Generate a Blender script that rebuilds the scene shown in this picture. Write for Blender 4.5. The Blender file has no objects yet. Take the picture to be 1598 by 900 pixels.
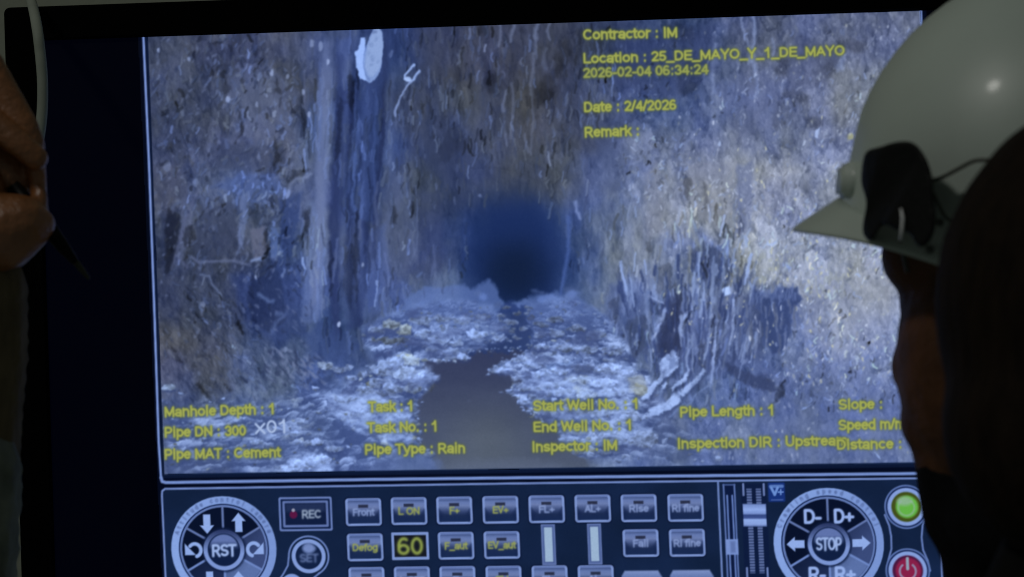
# A wall-mounted monitor showing a drain inspection, workers watching it in a dim room.
import bpy, bmesh, math
import numpy as np
from mathutils import Vector, Matrix, Euler

scn = bpy.context.scene
COL = scn.collection

# ---------------- camera ----------------
FPX = 799/math.tan(math.radians(15))            # focal length in photo pixels (1598 wide)
CAM = Vector((0, 0, 1.5))                       # looks along +Y
cam = bpy.data.cameras.new("camera"); cam.sensor_width = 36; cam.angle = math.radians(30)
cam.clip_start = .02; cam.clip_end = 100
cam.dof.use_dof = True; cam.dof.focus_distance = 1.76; cam.dof.aperture_fstop = 12.5
camo = bpy.data.objects.new("camera", cam); COL.objects.link(camo)
camo.location = CAM; camo.rotation_euler = (math.radians(90), 0, 0)
scn.camera = camo

# ---------------- light ----------------
w = bpy.data.worlds.new("World"); scn.world = w; w.use_nodes = True
w.node_tree.nodes["Background"].inputs[0].default_value = (.85, 1., .92, 1)
w.node_tree.nodes["Background"].inputs[1].default_value = .045
lamp = bpy.data.lights.new("ceiling_lamp", 'AREA'); lamp.shape = 'DISK'; lamp.size = .24
lamp.energy = 7.8; lamp.color = (1., .99, .93)
lo = bpy.data.objects.new("ceiling_lamp", lamp); COL.objects.link(lo)
lo.location = (-1.5, .2, 3.35)
lo.rotation_euler = (Vector((.25, 1.15, 1.5))-lo.location).to_track_quat('-Z', 'Y').to_euler()

scn.cycles.filter_width = 1.1
vs = scn.view_settings
vs.view_transform = 'Standard'; vs.look = 'None'; vs.exposure = 0; vs.gamma = 1; vs.use_curve_mapping = False

# ---------------- helpers ----------------
def at(px, py, d):
    """the point d metres in front of the lens that the photograph shows at pixel px, py"""
    return Vector(((px-799)/FPX*d, d, -(py-450)/FPX*d)) + CAM

def tag(o, label=None, cat=None, kind=None, group=None):
    if label: o['label'] = label
    if cat: o['category'] = cat
    if kind: o['kind'] = kind
    if group: o['group'] = group
    return o

def empty(name, loc):
    o = bpy.data.objects.new(name, None); o.location = loc; o.empty_display_size = .05; COL.objects.link(o); return o

def link(name, me, mat=None, parent=None, smooth=True):
    o = bpy.data.objects.new(name, me); COL.objects.link(o)
    if mat: me.materials.append(mat)
    if smooth:
        me.polygons.foreach_set('use_smooth', [True]*len(me.polygons))
    if parent:
        o.parent = parent; o.matrix_parent_inverse = Matrix.Translation(-parent.location) if parent.parent is None else parent.matrix_parent_inverse.copy()
    return o

def bm_mesh(bm, name):
    me = bpy.data.meshes.new(name); bm.normal_update(); bm.to_mesh(me); bm.free(); return me

def mat(name, base, rough=.5, spec=.5, coat=0., nscale=0., namp=.0, bump=0., bscale=60., stretch=(1, 1, 1), metal=0., base2=None):
    """Principled surface with noise in its colour and a bumped grain"""
    m = bpy.data.materials.new(name); m.use_nodes = True; nt = m.node_tree; b = nt.nodes['Principled BSDF']
    b.inputs['Base Color'].default_value = (*base, 1); b.inputs['Roughness'].default_value = rough
    b.inputs['Specular IOR Level'].default_value = spec; b.inputs['Metallic'].default_value = metal
    b.inputs['Coat Weight'].default_value = coat; b.inputs['Coat Roughness'].default_value = .12 if coat < .3 else .34
    tc = nt.nodes.new('ShaderNodeTexCoord'); mp = nt.nodes.new('ShaderNodeMapping'); mp.inputs['Scale'].default_value = stretch
    nt.links.new(tc.outputs['Object'], mp.inputs['Vector'])
    if nscale:
        n = nt.nodes.new('ShaderNodeTexNoise'); n.inputs['Scale'].default_value = nscale; n.inputs['Detail'].default_value = 5
        nt.links.new(mp.outputs[0], n.inputs['Vector'])
        r = nt.nodes.new('ShaderNodeValToRGB'); r.color_ramp.elements[0].position = .32; r.color_ramp.elements[1].position = .68
        b2 = base2 or tuple(min(1, c*(1+namp)) for c in base)
        r.color_ramp.elements[0].color = (*[c*(1-namp) for c in base], 1); r.color_ramp.elements[1].color = (*b2, 1)
        nt.links.new(n.outputs[0], r.inputs[0]); nt.links.new(r.outputs[0], b.inputs['Base Color'])
    if bump:
        n = nt.nodes.new('ShaderNodeTexNoise'); n.inputs['Scale'].default_value = bscale; n.inputs['Detail'].default_value = 6
        nt.links.new(mp.outputs[0], n.inputs['Vector'])
        bp = nt.nodes.new('ShaderNodeBump'); bp.inputs['Strength'].default_value = bump; bp.inputs['Distance'].default_value = .004
        nt.links.new(n.outputs[0], bp.inputs['Height']); nt.links.new(bp.outputs[0], b.inputs['Normal'])
    return m

def tube(pts, radii, n=12, caps=True):
    """swept tube through points"""
    bm = bmesh.new(); rings = []
    pts = [Vector(p) for p in pts]
    for i, p in enumerate(pts):
        t = (pts[min(i+1, len(pts)-1)]-pts[max(i-1, 0)]).normalized()
        u = t.cross(Vector((.13, .97, .21))).normalized(); v = t.cross(u)
        r = radii[i] if isinstance(radii, (list, tuple)) else radii
        rings.append([bm.verts.new(p+(u*math.cos(a)+v*math.sin(a))*r) for a in [2*math.pi*k/n for k in range(n)]])
    for a, b in zip(rings, rings[1:]):
        for k in range(n): bm.faces.new((a[k], a[(k+1) % n], b[(k+1) % n], b[k]))
    if caps: bm.faces.new(rings[0][::-1]); bm.faces.new(rings[-1])
    return bm

def spline(P, n=8):
    """Catmull-Rom through points"""
    P = [Vector(p) for p in P]; Q = [P[0]*2-P[1]]+P+[P[-1]*2-P[-2]]; out = []
    for i in range(1, len(Q)-2):
        a, b, c, d = Q[i-1:i+3]
        for k in range(n):
            t = k/n; out.append(.5*((2*b)+(c-a)*t+(2*a-5*b+4*c-d)*t*t+(3*b-a-3*c+d)*t**3))
    return out+[P[-1]]

def blob_mesh(name, shapes, voxel, smooth=6, factor=.5):
    """one continuous skin over many tapered limbs and balls (voxel union, then smoothed)"""
    bm = bmesh.new()
    for s in shapes:
        if s[0] == 'cap':
            _, p0, r0, p1, r1 = s; p0, p1 = Vector(p0), Vector(p1); L = (p1-p0).length
            k = max(2, int(L/(.35*max(min(r0, r1), 1e-4)))+1); k = min(k, 40)
            for i in range(k+1):
                t = i/k; g = bmesh.ops.create_icosphere(bm, subdivisions=2, radius=r0+(r1-r0)*t)
                bmesh.ops.translate(bm, verts=g['verts'], vec=p0.lerp(p1, t))
        else:
            _, c, rad, rot = s
            g = bmesh.ops.create_icosphere(bm, subdivisions=3, radius=1.)
            M = Matrix.Translation(Vector(c)) @ Euler(rot).to_matrix().to_4x4() @ Matrix.Diagonal((*rad, 1))
            bmesh.ops.transform(bm, matrix=M, verts=g['verts'])
    me = bm_mesh(bm, name+'_raw'); o = bpy.data.objects.new(name+'_raw', me); COL.objects.link(o)
    m = o.modifiers.new('r', 'REMESH'); m.mode = 'VOXEL'; m.voxel_size = voxel
    m = o.modifiers.new('s', 'SMOOTH'); m.factor = factor; m.iterations = smooth
    dg = bpy.context.evaluated_depsgraph_get(); out = bpy.data.meshes.new_from_object(o.evaluated_get(dg)); out.name = name
    bpy.data.objects.remove(o); bpy.data.meshes.remove(me)
    return out

# ---------------- the room's wall ----------------
bm = bmesh.new()
for s in ((-3, 2.12, -.6), (3, 2.12, -.6), (3, 2.12, 3.6), (-3, 2.12, 3.6)): bm.verts.new(s)
bm.verts.ensure_lookup_table(); bm.faces.new(bm.verts)
wall = link('wall', bm_mesh(bm, 'wall'), mat('painted_plaster', (.33, .35, .285), .85, .1, nscale=3, namp=.06, bump=.2, bscale=90), smooth=False)
tag(wall, 'dim grey green painted wall behind the monitor', 'wall', 'structure')
# ---------------------------------------------------------------------------
# THE PICTURE THE MONITOR SHOWS.  Drawn procedurally with numpy; the colours end
# up as the light given off by the screen's own faces.
# ---------------------------------------------------------------------------
CX0, CY0, CW, CH = 200, 0, 1300, 1030
rng = np.random.default_rng(11)
YY, XX = np.mgrid[0:CH, 0:CW].astype(np.float32)
XX = XX + CX0 + .5; YY = YY + CY0 + .5
IMG = np.zeros((CH, CW, 3), np.float32); IMG[:] = (3, 5, 15)

def vnoise(x, y, seed=0):
    xi = np.floor(x).astype(np.int64); yi = np.floor(y).astype(np.int64)
    fx = (x - xi).astype(np.float32); fy = (y - yi).astype(np.float32)
    fx = fx*fx*fx*(fx*(fx*6-15)+10); fy = fy*fy*fy*(fy*(fy*6-15)+10)
    def h(a, b):
        n = (a*374761393 + b*668265263 + seed*974711 + 1013) & 0xffffffff
        n = ((n ^ (n >> 13))*1274126177) & 0xffffffff
        n = ((n ^ (n >> 16))*2246822519) & 0xffffffff
        return ((n ^ (n >> 15)) & 0xffff).astype(np.float32)/65535.
    a = h(xi, yi); b = h(xi+1, yi); c = h(xi, yi+1); d = h(xi+1, yi+1)
    return (a*(1-fx)+b*fx)*(1-fy) + (c*(1-fx)+d*fx)*fy

def fbm(x, y, octv=4, seed=0, gain=.55):
    s = 0; a = 1.; t = 0
    for o in range(octv):
        s = s + a*vnoise(x*2**o + 17.3*o, y*2**o - 9.1*o, seed+o*7); t += a; a *= gain
    return s/t - .5

def worley(x, y, seed=0):
    xi = np.floor(x).astype(np.int64); yi = np.floor(y).astype(np.int64)
    d1 = np.full(x.shape, 9., np.float32); d2 = d1.copy(); idv = np.zeros(x.shape, np.float32); ox = idv.copy(); oy = idv.copy()
    def h(a, b, k):
        n = (a*374761393 + b*668265263 + (seed*7+k)*974711 + 77) & 0xffffffff
        n = ((n ^ (n >> 13))*1274126177) & 0xffffffff
        n = ((n ^ (n >> 16))*2246822519) & 0xffffffff
        return ((n ^ (n >> 15)) & 0xffff).astype(np.float32)/65535.
    for j in (-1, 0, 1):
        for i in (-1, 0, 1):
            a, b = xi+i, yi+j
            dx = (a+h(a, b, 0)-x).astype(np.float32); dy = (b+h(a, b, 1)-y).astype(np.float32)
            d = np.hypot(dx, dy); c = d < d1
            d2 = np.where(c, d1, np.minimum(d2, d)); d1 = np.where(c, d, d1)
            idv = np.where(c, h(a, b, 2), idv); ox = np.where(c, -dx, ox); oy = np.where(c, -dy, oy)
    return idv-.5, d1, d2, ox, oy

def win(xa, ya, xb, yb):
    x0 = max(0, int(np.floor(xa-CX0))); x1 = min(CW, int(np.ceil(xb-CX0))+1)
    y0 = max(0, int(np.floor(ya-CY0))); y1 = min(CH, int(np.ceil(yb-CY0))+1)
    return (slice(y0, max(y0, y1)), slice(x0, max(x0, x1)))

def seg_d(X, Y, P, closed=False):
    d = np.full(X.shape, 1e9, np.float32)
    n = len(P)
    for i in range(n if closed else n-1):
        ax, ay = P[i]; bx, by = P[(i+1) % n]
        vx, vy = bx-ax, by-ay; L = vx*vx+vy*vy+1e-9
        t = np.clip(((X-ax)*vx+(Y-ay)*vy)/L, 0, 1)
        d = np.minimum(d, np.hypot(X-ax-t*vx, Y-ay-t*vy))
    return d

def inside(X, Y, P):
    r = np.zeros(X.shape, bool); n = len(P)
    for i in range(n):
        ax, ay = P[i]; bx, by = P[(i+1) % n]
        if ay == by: continue
        r ^= ((ay > Y) != (by > Y)) & (X < (bx-ax)*(Y-ay)/(by-ay)+ax)
    return r

def blend(w, m, col, al=1.):
    m = (np.clip(m, 0, 1)*al)[..., None]
    IMG[w] = IMG[w]*(1-m) + np.asarray(col, np.float32)*m

def stroke(P, wd, col, soft=1., al=1., closed=False):
    """line of full width wd; wd may be a pair (start, end)"""
    P = [tuple(map(float, p)) for p in P]
    xs = [p[0] for p in P]; ys = [p[1] for p in P]; k = wd/2+soft+1
    w = win(min(xs)-k, min(ys)-k, max(xs)+k, max(ys)+k)
    blend(w, (wd/2+soft/2-seg_d(XX[w], YY[w], P, closed))/soft, col, al)

def poly(P, col, soft=1., al=1., rough=0., rs=9., seed=3):
    P = [tuple(map(float, p)) for p in P]
    xs = [p[0] for p in P]; ys = [p[1] for p in P]; k = soft+rough+1
    w = win(min(xs)-k, min(ys)-k, max(xs)+k, max(ys)+k)
    X, Y = XX[w], YY[w]
    if X.size == 0: return w, None
    sd = seg_d(X, Y, P, True)*np.where(inside(X, Y, P), 1, -1)
    if rough: sd = sd + rough*2*fbm(X/rs, Y/rs, 3, seed)
    m = np.clip(.5+sd/soft, 0, 1)
    if col is not None: blend(w, m, col, al)
    return w, m

def mask_poly(P, soft=1., rough=0., rs=9., seed=3):
    M = np.zeros((CH, CW), np.float32)
    w, m = poly(P, None, soft, 1, rough, rs, seed)
    M[w] = m
    return M

def blur(A, s):
    r = int(3*s+1); k = np.exp(-np.arange(-r, r+1)**2/(2*s*s)); k = (k/k.sum()).astype(np.float32)
    for ax in (0, 1):
        pad = [(0, 0)]*A.ndim; pad[ax] = (r, r)
        B = np.pad(A, pad, mode='edge'); S = 0; n = A.shape[ax]
        for i, kk in enumerate(k):
            S = S + kk*(B[i:i+n] if ax == 0 else B[:, i:i+n])
        A = S
    return A

def ell(cx, cy, a, b, ang=0., n=28):
    c, s = math.cos(ang), math.sin(ang)
    return [(cx+a*math.cos(t)*c-b*math.sin(t)*s, cy+a*math.cos(t)*s+b*math.sin(t)*c)
            for t in np.linspace(0, 2*math.pi, n, endpoint=False)]

# ---- the video: a storm drain seen from its floor --------------------------
VID = [(230, 52.5), (1437, 17), (1464, 722), (256, 740)]
VW = win(225, 10, 1470, 745)
X, Y = XX[VW], YY[VW]
ctrl = """240 60 60 70 100|340 60 66 74 104|440 60 70 79 112|400 160 82 93 130|300 150 66 77 114|250 200 62 72 104
330 230 72 82 118|420 230 80 90 130|470 130 70 79 112|500 90 66 82 130|520 200 72 92 148|570 180 46 66 122|590 240 50 72 132|545 250 58 72 110
610 90 46 66 122|640 170 62 72 104|680 80 62 70 100|700 200 64 75 108|760 90 64 70 96|760 180 66 74 98|850 80 64 70 94|830 170 66 71 90|900 180 70 78 102
870 60 58 66 96|950 60 52 64 100|1000 80 52 68 112|1050 60 46 64 112|960 150 66 80 124|1050 150 62 80 128|1100 90 62 78 124|1120 170 74 90 138|1180 60 66 78 118
1200 140 84 96 136|1260 80 80 92 132|1320 60 78 90 132|1390 50 78 90 132|1300 150 96 106 138|1350 140 96 108 146|1400 150 90 102 140|1220 210 94 106 142|1140 240 98 110 150
250 300 72 80 108|260 370 54 66 100|300 370 60 70 98|330 300 70 84 124|390 295 74 94 150|430 330 76 88 124|350 360 60 70 98|400 380 84 92 118|440 370 52 72 122|430 430 46 66 122|370 440 62 74 114
490 300 92 106 148|490 360 96 112 154|490 420 88 108 164|470 460 70 90 145|530 300 52 68 120|560 300 48 70 134|560 400 56 70 118|530 430 60 76 124|540 500 52 74 132|590 420 70 88 140|590 480 58 76 128
620 280 68 80 116|620 340 68 80 114|640 420 72 84 126|660 310 62 76 112|690 380 58 74 122|700 300 56 68 104|730 340 38 60 116|740 290 60 72 110|800 290 66 74 98|860 280 70 78 98|800 330 46 64 112
780 360 26 50 108|830 350 34 58 116|760 420 26 50 112|810 430 22 44 84|850 420 18 42 100|870 370 36 60 118|890 400 44 66 126|905 350 62 82 140|870 450 28 54 112|780 455 26 48 94|920 290 78 92 134|940 350 92 110 160|930 430 80 100 154
980 300 104 118 152|980 400 112 124 152|1020 260 92 106 150|1040 340 114 124 152|1060 300 116 126 152|1100 300 120 130 158|1150 280 110 122 154|1090 400 82 100 158|1040 420 96 112 156|1150 340 122 132 158|1200 290 124 132 158|1200 390 132 142 164|1260 310 110 122 162|1280 400 124 136 170|1340 330 118 130 165|1340 430 128 138 168|1390 430 126 136 168|1240 450 126 136 164
250 460 60 70 104|330 470 62 74 112|420 480 50 66 118|250 560 78 84 112|320 560 72 80 110|400 560 74 92 142|440 600 84 104 156|460 540 56 76 132|300 620 74 86 122|250 640 92 104 136
500 560 72 94 152|520 520 54 78 138|560 540 56 74 124|600 500 70 86 130|640 470 84 106 164|700 470 92 116 176|750 460 62 84 140|840 460 64 88 142|900 460 86 108 164|870 490 84 108 168|950 480 92 110 158
960 530 82 102 156|1000 500 80 100 150|1080 500 80 96 146|1060 540 70 88 136|1130 480 90 106 152|1150 540 70 88 138|1130 600 70 90 142|1200 560 78 96 148|1220 500 62 82 140|1280 500 114 128 168|1340 490 124 136 170|1300 560 100 116 164|1380 540 108 124 172|1200 620 80 98 150|1260 640 84 102 154|1360 620 92 110 166|1400 700 92 110 162
1100 680 84 102 154|1200 690 84 102 152|1300 700 86 104 156|1060 720 86 106 160|300 700 92 108 152|400 660 104 126 182|450 720 120 144 204|560 640 120 146 204|560 700 100 122 176|640 720 88 108 156|720 600 62 70 94|760 690 76 86 106|850 700 80 94 128|820 640 66 76 100|720 720 84 96 124|940 640 110 132 188"""
cp = np.array([list(map(float, q.split())) for ln in ctrl.split('\n') for q in ln.split('|')], np.float32)
# (low resolution normalised Gaussian interpolation, then smooth upsampling)
st = 6
Xl, Yl = X[::st, ::st], Y[::st, ::st]
num = np.zeros(Xl.shape+(3,), np.float32); den = np.zeros(Xl.shape, np.float32)
for px, py, r, g, b in cp:
    ww = np.exp(-((Xl-px)**2+(Yl-py)**2)/(2*27.**2)) + 1e-4/(1+((Xl-px)**2+(Yl-py)**2)/1600.)
    den += ww; num += ww[..., None]*np.array((r, g, b), np.float32)
low = num/den[..., None]
wx = 18*fbm(X/42, Y/85, 3, 5); wy = 26*fbm(X/50, Y/90, 3, 9)       # warp: no smooth gradients on rock
fy = np.clip((Y+wy-Yl[0, 0])/st, 0, low.shape[0]-1.01); fx = np.clip((X+wx-Xl[0, 0])/st, 0, low.shape[1]-1.01)
iy = fy.astype(int); ix = fx.astype(int); ty = (fy-iy)[..., None]; tx = (fx-ix)[..., None]
V = (low[iy, ix]*(1-tx)+low[iy, ix+1]*tx)*(1-ty) + (low[iy+1, ix]*(1-tx)+low[iy+1, ix+1]*tx)*ty
IMG[VW] = V

def region(cx, cy, a, b):
    return np.exp(-(((X-cx)/a)**2+((Y-cy)/b)**2))
hx_ = X+16*fbm(X/30, Y/34, 3, 77); hy_ = Y+14*fbm(X/34, Y/30, 3, 79)
hr_ = np.where(hy_ < 400, np.hypot((hx_-806)/84, (400-hy_)/108), np.abs(hx_-806)/(84+.1*(hy_-400)))
hole = np.clip((1.22-hr_)/.75, 0, 1)*np.clip((496-hy_)/40, 0, 1)
hole = hole*hole*(3-2*hole)
floorw = np.clip((Y-(470+.0*X))/40, 0, 1)*np.clip(1-np.abs(X-760)/520, 0, 1)
rightw = 1./(1+np.exp(-(X-985)/45))*(1-np.clip((Y-600)/120, 0, 1)*.35)
leftw = 1/(1+np.exp((X-470)/25))
lowl = leftw*np.clip((Y-430)/70, 0, 1)
pill = np.exp(-((X-545-(Y-300)*-.06)/62)**4)*np.clip((560-Y)/50, 0, 1)
lum = V.mean(-1)/100.

def emboss(h, dx, dy, k=1):
    gy, gx = np.gradient(h)
    return (gx*dx+gy*dy)*k
D = np.zeros(X.shape, np.float32)
flat = 1-.93*hole
mid = np.clip(1-leftw-rightw-.8*pill, 0, 1)
# crusted plaster: ragged facets in three sizes, a little taller than wide
for sx, sy, amp, ed, sd in ((34, 60, 10, 9, 1), (13, 24, 9, 6, 2), (5.4, 9.5, 8, 3, 3)):
    qx = X+sx*1.5*fbm(X/sx/1.3, Y/sy/1.3, 3, sd+80); qy = Y+sy*1.5*fbm(X/sx/1.3+40, Y/sy/1.3, 3, sd+84)
    idv, d1, d2, ox, oy = worley(qx/sx, qy/sy, sd)
    ang = idv*37.
    f = idv*1.5 + .9*(ox*np.cos(ang)+oy*np.sin(ang)) - .35*oy
    e = np.clip(1-(d2-d1)*4, 0, 1)
    wgt = .8*leftw+1.0*rightw+.42*mid+.12*pill
    if sd == 3: wgt = .5*leftw+1.3*rightw+.22*mid+.08*pill
    D += wgt*(amp*f-ed*.55*e)
# relief of lumps lit from the drain's middle
hh = fbm(X/17, Y/27, 5, 21, .62)
hb = fbm(X/48, Y/80, 4, 23, .6)
D += (emboss(hb, 5, -3, 40)+30*hb)*(.8*leftw+.5*mid+.55*rightw+.1*pill)
D += (emboss(hh, 5, -3, 30)+16*hh)*(.75*leftw+.45*mid+.8*rightw+.15*pill)
# downward run-off streaks, broken up
h3 = fbm((X+10*fbm(X/20, Y/40, 3, 44))/11., Y/62., 4, 41, .6)
br = np.clip(.5+2.2*fbm(X/40, Y/60, 3, 45), 0, 1)
D += (52*h3+emboss(h3, 5, 0, 16))*(.55*pill+br*(.55*mid+.75*np.exp(-((X-1050)/120)**2-((Y-440)/150)**2)+.15*leftw+.12*rightw))
h3b = fbm((X+Y*.05)/22., Y/240., 3, 47, .6)
D += 58*h3b*(pill+.22*mid)
ud = X*.82-Y*.57; vd = X*.57+Y*.82
h4 = fbm(ud/11., vd/24., 4, 51, .62)
D += (emboss(h4, 4, -4, 18)+22*h4)*lowl*.8
h5 = fbm(X/12., Y/6., 4, 61, .65)
D += (36*h5+emboss(h5, 2, -5, 16))*floorw*.4
D *= flat*(.42+.6*np.clip(lum, .3, 1.4))
hue = fbm(X/55, Y/75, 4, 71)
V2 = IMG[VW]*np.array((.97, .97, .95), np.float32)*(1+.12*rightw-.03*leftw)[..., None] + D[..., None]*np.array((1., 1., 1.02), np.float32) + 2
warm = np.clip(hue*2.4+.1, -.35, .7)[..., None]*flat[..., None]
V2 += warm*np.array((8, 4.5, -15), np.float32)*np.clip(lum, .4, 1.2)[..., None]
IMG[VW] = V2
HOLEF = np.zeros((CH, CW), np.float32); HOLEF[VW] = hole

def shade_poly(P, k, soft=3., rough=2., rs=9., seed=3):
    """multiply what is there by k inside P"""
    w, m = poly(P, None, soft, 1, rough, rs, seed)
    IMG[w] *= (1+(k-1)*m[..., None])

# --- ceiling and its drips
for x, y0, y1, wd, a in ((779, 38, 72, 5, .5), (799, 34, 64, 6, .55), (838, 34, 60, 7, .6), (835, 55, 84, 4, .45), (857, 34, 62, 4, .5), (830, 84, 135, 5, .42), (851, 76, 108, 6, .32),
                         (814, 92, 104, 4, .5), (785, 112, 122, 4, .3), (798, 130, 215, 4, .38), (787, 142, 172, 5, .5), (829, 140, 240, 4, .32), (800, 180, 215, 4, .45), (789, 190, 226, 4, .4), (821, 210, 236, 5, .4), (716, 86, 100, 5, .5), (717, 143, 152, 3, .5), (1114, 70, 145, 6, .7), (1160, 24, 60, 4, .55), (1175, 22, 96, 6, .75), (1180, 100, 150, 7, .75), (1168, 62, 100, 4, .5), (1206, 60, 92, 4, .45), (1315, 86, 108, 8, .65), (1305, 100, 112, 5, .5), (1150, 90, 160, 4, .3), (1222, 130, 185, 4, .3), (872, 168, 188, 4, .3), (858, 240, 262, 4, .3), (711, 178, 190, 7, .4)):
    x += 0
    pts = [(x+2.5*math.sin(t*4+x), y0+(y1-y0)*t) for t in np.linspace(0, 1, 6)]
    stroke(pts, wd*.8, (118, 132, 170) if x < 900 else (128, 148, 198), wd*.8, a)
for x, y, a, b in ((853, 140, 16, 22), (848, 150, 14, 16), (700, 225, 14, 30), (693, 190, 9, 14), (720, 222, 8, 16), (770, 130, 12, 18), (876, 90, 10, 30), (1075, 120, 18, 30), (1060, 50, 24, 14), (1240, 150, 20, 10), (1330, 70, 26, 10), (1295, 108, 10, 14), (1270, 190, 14, 10), (1215, 180, 8, 22), (752, 46, 5, 7), (815, 47, 4, 7), (1222, 105, 10, 16), (905, 58, 7, 12)):
    shade_poly(ell(x, y, a, b, .3), .80, 8, 6, 10, int(x))
for x, y in ((795, 230), (880, 245), (770, 235)): shade_poly(ell(x, y, 30, 26), 1.04, 12, 8, 12, int(x))

# --- the dark beyond
m = .92*hole[..., None]
dk = np.array((27, 48, 101), np.float32)+np.clip((X-845)/40, 0, 1)[..., None]*np.array((12, 12, 14))
IMG[VW] = IMG[VW]*(1-m)+dk*m
m = .95*np.exp(-(((X-804+.6*wx)/54)**2+((Y-424+.4*wy)/50)**2)**1.4)[..., None]
IMG[VW] = IMG[VW]*(1-m)+np.array((19, 37, 74), np.float32)*m
# --- the column on the left: lit flank, dark flutes, blue core
for P, c, al, sf in (([(506, 60), (524, 120), (520, 180), (514, 260), (508, 330), (508, 420), (500, 500), (478, 505), (482, 420), (474, 380), (490, 310), (488, 250), (494, 170), (500, 110)], (98, 114, 160), .50, 9),
                 ([(524, 150), (548, 130), (548, 200), (538, 280), (528, 400), (532, 520), (518, 525), (511, 400), (517, 280)], (42, 56, 106), .62, 6),
                 ([(560, 120), (598, 60), (597, 190), (590, 270), (582, 345), (562, 345), (556, 240)], (44, 64, 124), .55, 6), ([(540, 330), (566, 350), (560, 500), (540, 520)], (50, 66, 116), .5, 6),
                 ([(597, 62), (602, 64), (601, 200), (593, 282), (586, 345), (581, 345), (589, 270), (596, 190)], (34, 46, 90), .6, 3), ([(552, 128), (556, 150), (550, 190), (543, 250), (539, 250), (546, 190)], (32, 42, 80), .75, 3),
                 ([(566, 345), (575, 350), (574, 400), (566, 500), (558, 530), (556, 470), (562, 400)], (36, 50, 98), .6, 4), ([(500, 500), (540, 520), (560, 540), (520, 570), (490, 560), (470, 530)], (50, 70, 130), .45, 10),
                 ([(556, 180), (562, 190), (556, 260), (552, 340), (546, 340), (550, 260)], (78, 102, 168), .55, 4), ([(528, 60), (545, 60), (540, 130), (526, 140)], (74, 94, 156), .45, 6), ([(580, 360), (600, 350), (606, 420), (598, 480), (576, 500), (572, 440)], (80, 100, 158), .5, 7)):
    poly(P, c, sf, al, 4, 10, int(P[0][0]))
# big slabs, ledges and hollows of the walls
for P, c, al, sf in (([(350, 110), (420, 100), (470, 150), (440, 230), (400, 240), (372, 200)], (86, 98, 136), .45, 8), ([(372, 270), (430, 268), (436, 300), (400, 318), (366, 300), (330, 290)], (74, 94, 150), .6, 8), ([(330, 225), (440, 225), (450, 262), (400, 270), (340, 262)], (56, 66, 96), .45, 10),
                 ([(286, 310), (306, 300), (300, 360), (284, 400), (276, 420), (272, 400)], (88, 100, 140), .5, 5), ([(250, 330), (280, 325), (270, 420), (252, 440)], (40, 50, 84), .55, 8), ([(310, 320), (365, 310), (372, 390), (330, 400), (300, 390)], (56, 66, 96), .5, 9),
                 ([(376, 305), (388, 300), (380, 380), (370, 395)], (104, 122, 170), .55, 4), ([(390, 360), (414, 350), (418, 395), (398, 405)], (98, 104, 132), .65, 5), ([(418, 352), (432, 350), (442, 400), (420, 402)], (90, 116, 176), .55, 4), ([(436, 310), (470, 300), (462, 390), (440, 410)], (44, 64, 122), .55, 8), ([(240, 260), (280, 255), (300, 300), (260, 335), (240, 320)], (80, 86, 110), .35, 9),
                 ([(360, 430), (470, 410), (480, 520), (430, 540), (380, 500)], (46, 64, 120), .5, 14), ([(640, 190), (720, 180), (740, 260), (690, 280), (640, 250)], (54, 66, 102), .5, 16), ([(610, 270), (640, 270), (650, 400), (620, 440), (606, 350)], (84, 98, 136), .4, 9), ([(650, 300), (690, 300), (690, 420), (660, 440)], (58, 70, 110), .4, 9),
                 ([(960, 60), (1110, 40), (1120, 110), (1040, 160), (960, 130)], (50, 64, 112), .5, 16), ([(1240, 60), (1330, 70), (1290, 130), (1230, 140)], (70, 80, 116), .45, 12), ([(1110, 130), (1200, 110), (1230, 190), (1150, 220)], (82, 96, 144), .4, 14), ([(930, 220), (960, 215), (985, 300), (950, 300)], (64, 78, 118), .45, 10),
                 ([(1070, 255), (1150, 250), (1150, 330), (1120, 360), (1080, 330)], (124, 132, 156), .45, 8), ([(1150, 260), (1176, 250), (1172, 360), (1148, 370)], (88, 104, 158), .5, 7), ([(1005, 270), (1030, 250), (1036, 360), (1010, 370)], (116, 124, 148), .4, 7), ([(1090, 385), (1136, 380), (1140, 440), (1100, 460), (1084, 420)], (66, 88, 152), .55, 7),
                 ([(950, 440), (1010, 460), (1024, 540), (980, 570), (940, 520)], (70, 88, 142), .5, 9), ([(1060, 460), (1180, 460), (1190, 560), (1120, 590), (1050, 560)], (76, 92, 144), .5, 9), ([(1180, 570), (1300, 560), (1420, 600), (1410, 720), (1180, 720)], (84, 102, 158), .35, 22), ([(1250, 440), (1400, 430), (1390, 540), (1300, 560), (1250, 510)], (128, 138, 166), .4, 22)):
    poly(P, c, sf, al, 5, 11, int(P[0][0]))
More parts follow.
